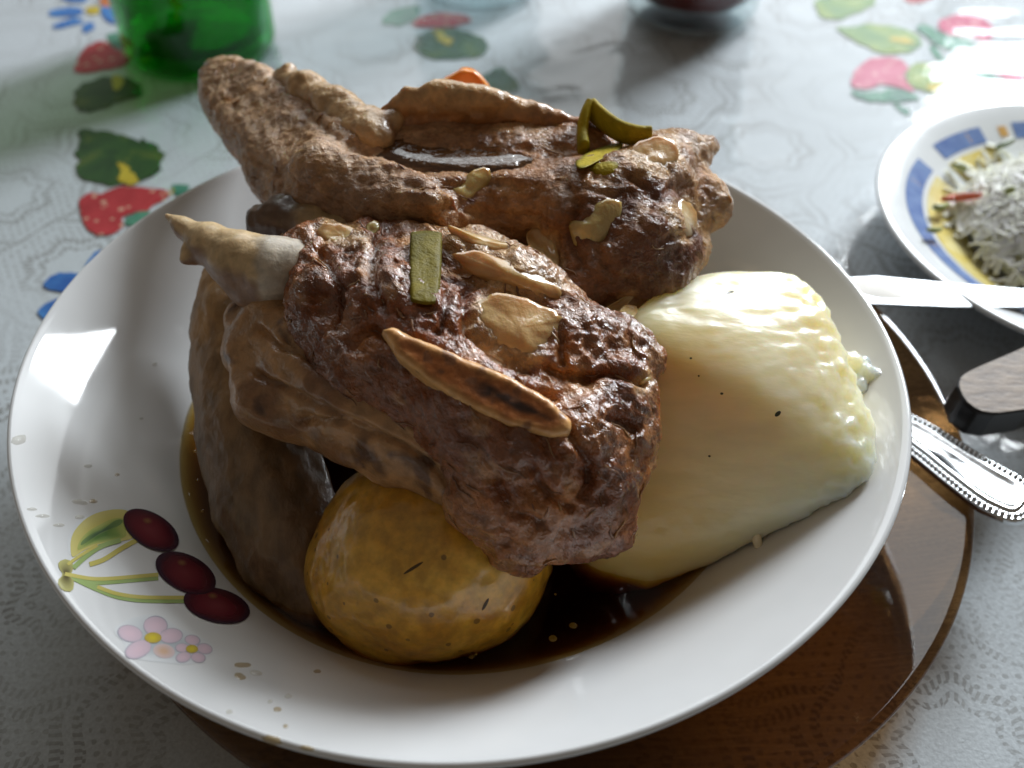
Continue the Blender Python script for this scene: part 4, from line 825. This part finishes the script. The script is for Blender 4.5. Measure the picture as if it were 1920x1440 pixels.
# --- carrot behind the upper rib
CR = [[(835,172,.093,4.5),(868,150,.096,5.0),(890,158,.095,5.0)], [(868,205,.082,5.0),(880,240,.072,6.0)]]
lo, hi = bounds([n for c in CR for n in c]); cm = soft_mat('boiled_carrot', 0.4, 0.004, 0.25, 0.6, 200, 0.0004, 0.08)
co, _, _ = sculpt('carrot_piece', lambda P: smin(s_slab(P, [(806,184),(832,148),(866,126),(892,132),(912,152),(924,184),(905,205),(835,205)], [(830,175,.0945),(905,175,.0945),(870,135,.1005)], 2.0, 4.0, 0.0015), s_chain(P, CR[1]), 0.003), lo-.006, hi+.006, 0.0008, lambda V, N: 0.0006*fbm(V, 180, 2), lambda V, N: np.tile(C(.92, .30, .014), (len(V), 1)), cm); tag(co, 'bright orange carrot piece peeping over the back of the upper rib', 'carrot')
# herb flecks on the cassava

# ================================================================== CUTLERY
steel = NB('polished_steel'); steel.bsdf(Base_Color=(0.72, 0.74, 0.76), Metallic=1.0, Roughness=0.16, Normal=steel.bump(steel.noise(steel.coord(), 400, 2), 0.08, 0.0005))
steel2 = NB('knife_steel'); steel2.bsdf(Base_Color=(0.40, 0.42, 0.44), Metallic=1.0, Roughness=steel2.ramp(steel2.noise(steel2.coord(), 90, 4), [(0.3, 0.28), (0.7, 0.45)]), Normal=steel2.bump(steel2.noise(steel2.scale(steel2.coord(), (30, 400, 30)), 4, 2), 0.1, 0.0005))
def prism(name, top, thick, m, parent=None, bev=0.0008, n_smooth=0):
    """flat solid: top outline (3D points, in order) pushed down along its own normal"""
    T = [np.array(p, float) for p in top]; c = sum(T)/len(T); n = np.zeros(3)
    for i in range(len(T)): n += np.cross(T[i]-c, T[(i+1) % len(T)]-c)
    n /= np.linalg.norm(n)
    if n[2] < 0: T = T[::-1]; n = -n
    V = T+[t-n*thick for t in T]; k = len(T); F = [tuple(range(k)), tuple(range(2*k-1, k-1, -1))]+[(i, k+i, k+(i+1) % k, (i+1) % k) for i in range(k)]
    o = link(name, mesh(name, V, F), m, parent, False)
    if bev:
        b_ = o.modifiers.new('bevel', 'BEVEL'); b_.width = bev; b_.segments = 3; b_.limit_method = 'ANGLE'
    return o, n
# fork or spoon handle, beaded border
hp = [(1620,722),(1702,771),(1752,794),(1813,832),(1882,874),(1918,892),(1945,915),(1950,945),(1935,968),(1912,977),(1889,975),(1863,965),(1825,946),(1767,900),(1704,847),(1622,790)]
p0 = at(1640, 755, .0275); p1 = at(1935, 945, .0290); p2 = at(1702, 771, .0245)
pc_ = at(1825, 900, .0252); aL = p1-at(1720, 810, .0215); aL /= np.linalg.norm(aL); side = np.cross(aL, (0, 0, 1)); side /= np.linalg.norm(side); nH = np.cross(side, aL)
hroot = empty('cutlery_handle', tuple(p1), 'polished steel cutlery handle with beaded border, its neck under the bowl rim', 'cutlery')
out = [on_plane(x, y, pc_, nH) for x, y in chaikin(hp, 1)]
hob, _ = prism('handle', out, 0.0022, steel.m, hroot, 0.0007)
cH = sum(out)/len(out)
def inset(pts, d):
    q = []; n = len(pts)
    for i in range(n):
        t = pts[(i+1) % n]-pts[i-1]; t /= np.linalg.norm(t); s_ = np.cross(nH, t); s_ = s_ if s_@(cH-pts[i]) > 0 else -s_; q.append(pts[i]+s_*d)
    return q
inn = inset(out, 0.0040); V = []; F = []; k = len(inn)
lev = [(0.0030, 0.00005), (0.0036, 0.0007), (0.0044, 0.0008), (0.0052, 0.0003)]
for d_, h_ in lev: V += [p+nH*h_ for p in inset(out, d_)]
cc = inset(out, 0.0075); V += [p+nH*-0.0+nH*0.00025 for p in cc]
for a in range(len(lev)):
    for i in range(k): j = (i+1) % k; F.append((a*k+i, a*k+j, (a+1)*k+j, (a+1)*k+i))
me = mesh('raised_border', V, F); bm = bmesh.new(); bm.from_mesh(me); bmesh.ops.recalc_face_normals(bm, faces=bm.faces); bm.to_mesh(me); bm.free(); link('raised_border', me, steel.m, hob)
bd = inset(out, 0.0017); bm = bmesh.new(); acc = 0.0
for i in range(k):
    a, b_ = bd[i], bd[(i+1) % k]; L_ = np.linalg.norm(b_-a); t = acc
    while t < L_:
        bmesh.ops.create_icosphere(bm, subdivisions=2, radius=0.00075, matrix=Matrix.Translation(Vector(a+(b_-a)*t/L_+nH*0.0002))); t += 0.00165
    acc = t-L_
me = bpy.data.meshes.new('bead_border'); bm.to_mesh(me); bm.free(); bo = link('bead_border', me, steel.m, hob); bo['kind'] = 'stuff'
# table knife: blade lying over the plate edge, handle out of frame
bn = on = None
zb = lambda x: .0250 + (x-1600)/320*(-0.002)
bp = [(1590,520),(1575,540),(1585,558),(1634,569),(1786,575),(1960,576),(1960,545),(1767,529),(1640,517)]
k0, k1, k2 = at(1600, 540, .0258), at(1960, 545, .0225), at(1780, 578, .0236)
nK = np.cross(k2-k0, k1-k0); nK /= np.linalg.norm(nK); nK = nK if nK[2] > 0 else -nK
kroot = empty('table_knife', tuple(at(1780, 550, .02)), 'steel knife blade pointing left beside the salad dish', 'knife')
kbl, _ = prism('blade', [on_plane(x, y, k0, nK) for x, y in bp], 0.0014, steel2.m, kroot, 0.0004)
V = [on_plane(x, y, k0, nK) for x, y in chaikin([(1600,522),(1640,520),(1672,532),(1690,548),(1700,562),(1650,560),(1602,548)])]
smear = NB('starch_smear'); smear.bsdf(Base_Color=(0.72, 0.66, 0.58), Roughness=0.5, Alpha=0.85); c = sum(V)/len(V)
link('starch_smear', mesh('starch_smear', [c+nK*0.0006]+[v+nK*0.00015 for v in V], [(0, 1+i, 1+(i+1) % len(V)) for i in range(len(V))]), smear.m, kbl)
kd = k1-k0; kd /= np.linalg.norm(kd); ks = np.cross(nK, kd); km = (on_plane(1958, 545, k0, nK)+on_plane(1958, 576, k0, nK))/2   # its handle, beyond the right edge of the picture
prism('handle', [km+kd*u*1e-3+ks*v*1e-3+nK*.003 for u, v in ((-2, -4), (8, -6.5), (60, -8), (95, -8), (102, -5), (102, 5), (95, 8), (60, 8), (8, 6.5), (-2, 4))], 0.007, simple('black_handle', (0.02, 0.02, 0.022), 0.35), kroot, 0.0015)
# dark wooden handle end
wh = NB('worn_dark_wood'); wcd = wh.coord(); wn = wh.noise(wh.scale(wcd, (60, 200, 100)), 2.2, 5, 0.65); geo = wh.node('ShaderNodeNewGeometry').outputs['Normal']; nz = wh.node('ShaderNodeSeparateXYZ', {0: geo}).outputs[2]
worn = wh.ramp(wn, [(0.30, (0.085, 0.056, 0.040)), (0.5, (0.19, 0.135, 0.095)), (0.7, (0.30, 0.22, 0.15))])
wh.bsdf(Base_Color=worn, Roughness=0.55, Normal=wh.bump(wn, 0.4, 0.0008)); blk = simple('black_handle_paint', (0.012, 0.012, 0.014), 0.32)
hz = [(1794,722),(1800,705),(1822,692),(1870,672),(1925,648),(1990,620),(1990,745),(1930,768),(1890,774),(1866,777),(1832,772),(1805,750)]
zt = .0338; h0 = at(1800, 720, zt); 
top = [at(x, y, zt-(x-1790)/200*0.003) for x, y in hz]
nroot = empty('table_knife', tuple(at(1860, 770, .012)), 'dark worn wooden knife handle with rounded end, crossing the amber plate edge', 'knife')
o, nn = prism('handle', top, 0.0105, blk, nroot, 0.0010)
hd = (top[5]+top[6])/2-top[0]; hd /= np.linalg.norm(hd); hs = np.cross(nn, hd); he = (top[5]+top[6])/2-nn*.004   # its blade, beyond the right edge of the picture
prism('blade', [he+hd*u*1e-3+hs*v*1e-3 for u, v in ((-4, -7), (100, -8), (118, -2), (122, 5), (100, 8), (-4, 8))], 0.0014, steel2.m, nroot, 0.0004)
cT = sum(top)/len(top); V = [cT+(p-cT)*0.965+nn*0.0002 for p in chaikin(top, 1)]
link('worn_face', mesh('worn_face', V[::-1] if np.cross(V[1]-V[0], V[2]-V[1])[2] < 0 else V, [tuple(range(len(V)))]), wh.m, o, False)

# ================================================================== SALAD
cab = NB('shredded_cabbage'); oi = cab.vcol(); cab.bsdf(Base_Color=oi, Roughness=0.6, Specular_IOR_Level=0.2, Subsurface_Weight=0.4, Subsurface_Radius=(1, 1, .6), Subsurface_Scale=0.003)
V = []; F = []; Cc = []
def heap(r): return 0.0085 + 0.030*max(0.0, 1-(r/(0.66*SD_R))**2)**0.8
for i in range(2600):
    r = SD_R*0.66*math.sqrt(random.random()); a = random.uniform(0, 2*math.pi); x, y = SD_C[0]+0.006+r*math.cos(a), SD_C[1]+r*math.sin(a); L_ = random.uniform(.005, .015); an = random.uniform(0, math.pi*2); bend = random.uniform(-1.2, 1.2); wd = random.uniform(.0005, .0011)
    n = 5; px_, py_ = x, y; rows = []; shade = random.random(); cl = (.78+.12*shade, .80+.10*shade, .64+.20*shade)
    z0 = random.uniform(0.0001, .0014); tw = random.uniform(-.5, .5); tilt = random.uniform(-.0008, .0008)
    for k in range(n):
        t = k/(n-1); d = an+bend*(t-.5); px_ += math.cos(d)*L_/n; py_ += math.sin(d)*L_/n; z = max(heap(math.hypot(px_-SD_C[0], py_-SD_C[1])), sprof(min(0.97, math.hypot(px_-SD_C[0], py_-SD_C[1])/SD_R))+.0004)+z0+tilt*(t-.5); s_, c_ = math.sin(d), math.cos(d)
        rows.append([(px_-s_*wd, py_+c_*wd, z+wd*tw), (px_+s_*wd, py_-c_*wd, z-wd*tw), (px_+s_*wd, py_-c_*wd, z-wd*tw-.0007), (px_-s_*wd, py_+c_*wd, z+wd*tw-.0007)])
    b0 = len(V)
    for rw in rows: V += rw; Cc += [cl]*4
    for k in range(n-1):
        for q in range(4): F.append((b0+4*k+q, b0+4*k+(q+1) % 4, b0+4*k+4+(q+1) % 4, b0+4*k+4+q))
    F += [(b0+3, b0+2, b0+1, b0), (b0+4*n-4, b0+4*n-3, b0+4*n-2, b0+4*n-1)]
b0 = len(V); NR, NS = 10, 40
for k in range(NR+1):
    for j in range(NS):
        r = SD_R*0.64*k/NR; a = 2*math.pi*j/NS; V.append((SD_C[0]+0.006+r*math.cos(a), SD_C[1]+r*math.sin(a), max(heap(r), sprof(r/SD_R))+0.0019+0.0007*math.sin(9*j+5*k))); Cc.append((.82, .83, .68))
for k in range(NR):
    for j in range(NS): F.append((b0+k*NS+j, b0+k*NS+NS+j, b0+k*NS+NS+(j+1) % NS, b0+k*NS+(j+1) % NS))
me = mesh('shredded_cabbage', V, F); color(me, np.array(Cc)); tag(link('shredded_cabbage', me, cab.m, None, False), 'heap of pale shredded cabbage salad in the small dish', 'salad', kind='stuff')
def bit(name, px, m, rad, label, cat):
    D = [np.array(p, float) for p in px]; pts = []
    for i in range(len(D)-1):
        for t in (0, .33, .66): pts.append(D[i]*(1-t)+D[i+1]*t)
    pts.append(D[-1]); W = []
    for x, y in pts:
        p = at(x, y, .02)
        for _ in range(8): r = math.hypot(p[0]-SD_C[0], p[1]-SD_C[1]); p = at(x, y, max(heap(r), sprof(min(r/SD_R, .97)))+.0042)
        W.append(p)
    n = len(W); tag(link(name, tube(name, W, [rad*(.55+.45*math.sin(math.pi*(i+.5)/n)) for i in range(n)], 10), m), label, cat)
car = simple('raw_carrot', (0.62, 0.10, 0.03), 0.3); cuc = simple('cucumber_skin', (0.075, 0.11, 0.02), 0.3); cuc2 = simple('cucumber_flesh', (0.30, 0.33, 0.12), 0.3)
bit('carrot_shred', [(1768,373),(1800,370),(1838,366)], car, .0016, 'red orange carrot shred on the cabbage salad', 'carrot')
bit('cucumber_sliver', [(1868,278),(1884,270),(1900,262)], cuc, .0014, 'dark green sliver at the top of the salad heap', 'vegetable')
bit('cucumber_piece', [(1752,388),(1764,390),(1776,384)], cuc2, .0017, 'olive green piece just left of the carrot shred', 'vegetable')
bit('cucumber_piece', [(1884,360),(1894,357),(1902,352)], cuc2, .0015, 'olive green piece right of the carrot shred', 'vegetable')
bit('cucumber_piece', [(1786,308),(1800,312),(1812,318)], cuc2, .0015, 'grey green piece on the upper left of the salad', 'vegetable')
bit('cucumber_piece', [(1740,430),(1752,432),(1764,430)], cuc2, .0012, 'small green piece at the lower left edge of the salad', 'vegetable')

# ================================================================== BOTTLE AND GLASSES BEHIND
bc = at(380, 92, 0); Rb = 0.5*np.linalg.norm(at(240, 92, 0)-at(520, 92, 0)); bt = empty('green_bottle', (bc[0], bc[1], .0022), 'green glass bottle standing at the top left', 'bottle')
gp = [(0, .0075), (.6, .0065), (.80, .0040), (.90, .0022), (.97, .0035), (1.0, .008), (1.0, .03), (1.0, .13), (.95, .15), (.70, .175), (.42, .195), (.36, .22), (.35, .262), (.39, .264), (.39, .272), (.30, .272), (.30, .22), (.36, .195), (.64, .172), (.89, .148), (.93, .13), (.93, .012), (.85, .010), (.5, .0125), (0, .0125)]
green = clear('green_glass', (0.15, 0.62, 0.20), 1.5, 0.04)
me = lathe('bottle_glass', [(r*Rb, z) for r, z in gp], 96); me.transform(Matrix.Translation((bc[0], bc[1], 0))); link('bottle_glass', me, green, bt)
lb = NB('bottle_label'); lb.bsdf(Base_Color=lb.ramp(lb.noise(lb.coord(), 60, 3), [(0.45, (0.55, 0.16, 0.02)), (0.55, (0.06, 0.01, 0.01))]), Roughness=0.5)
V = []; F = []; a0 = math.atan2(CAM[1]-bc[1], CAM[0]-bc[0])+0.12
for i in range(13):
    a = a0+(i-6)/6*0.30
    for k in range(9): t = k/8*2-1; lim = math.sqrt(max(0, 1-((i-6)/6)**2)); V.append((bc[0]+(Rb+.0004)*math.cos(a), bc[1]+(Rb+.0004)*math.sin(a), .062+.016*t*lim))
for i in range(12):
    for k in range(8): F.append((i*9+k, i*9+9+k, i*9+10+k, i*9+k+1))
link('label', mesh('label', V, F), lb.m, bt)
# drink inside
drk = NB('bottle_drink'); drk.bsdf(Base_Color=(0.015, 0.22, 0.025), Roughness=0.1, Transmission_Weight=0.0)
def tumbler(cx, cy, r, label, drink, name='drinking_glass'):
    c = at(cx, cy, 0); t = empty(name, (c[0], c[1], .0022), label, 'glass', None)
    g = [(0, .0035), (.75, .0030), (.90, .0024), (.97, .0045), (1.0, .010), (1.04, .05), (1.10, .10), (1.12, .112), (1.08, .112), (1.05, .10), (.98, .05), (.93, .019), (.86, .0133), (.6, .0125), (0, .0125)]
    me = lathe('glass', [(a*r, z) for a, z in g], 96); me.transform(Matrix.Translation((c[0], c[1], 0))); link('glass', me, clear('tumbler_glass', (0.80, 0.85, 0.86), 1.5, 0.03), t)
    if drink:
        d = [(0, .0130), (.6, .0130), (.85, .0138), (.92, .0185), (.97, .05), (1.02, .085), (0, .085)]; b = NB('cola'); b.bsdf(Base_Color=(0.26, 0.012, 0.010), Roughness=0.08, Subsurface_Weight=0.2, Subsurface_Radius=(1, .1, .05), Subsurface_Scale=0.01)
        me = lathe('dark_drink', [(a*r, z) for a, z in d], 96); me.transform(Matrix.Translation((c[0], c[1], 0))); link('dark_drink', me, b.m, t)
tumbler(1295, 22, 0.5*np.linalg.norm(at(1172, 22, 0)-at(1422, 22, 0)), 'clear tumbler of dark red-brown drink at the top edge', True)
tumbler(897, -18, 0.5*np.linalg.norm(at(786, -62, 0)-at(1012, -62, 0)), 'empty clear glass at the top centre, only its base in view', False)
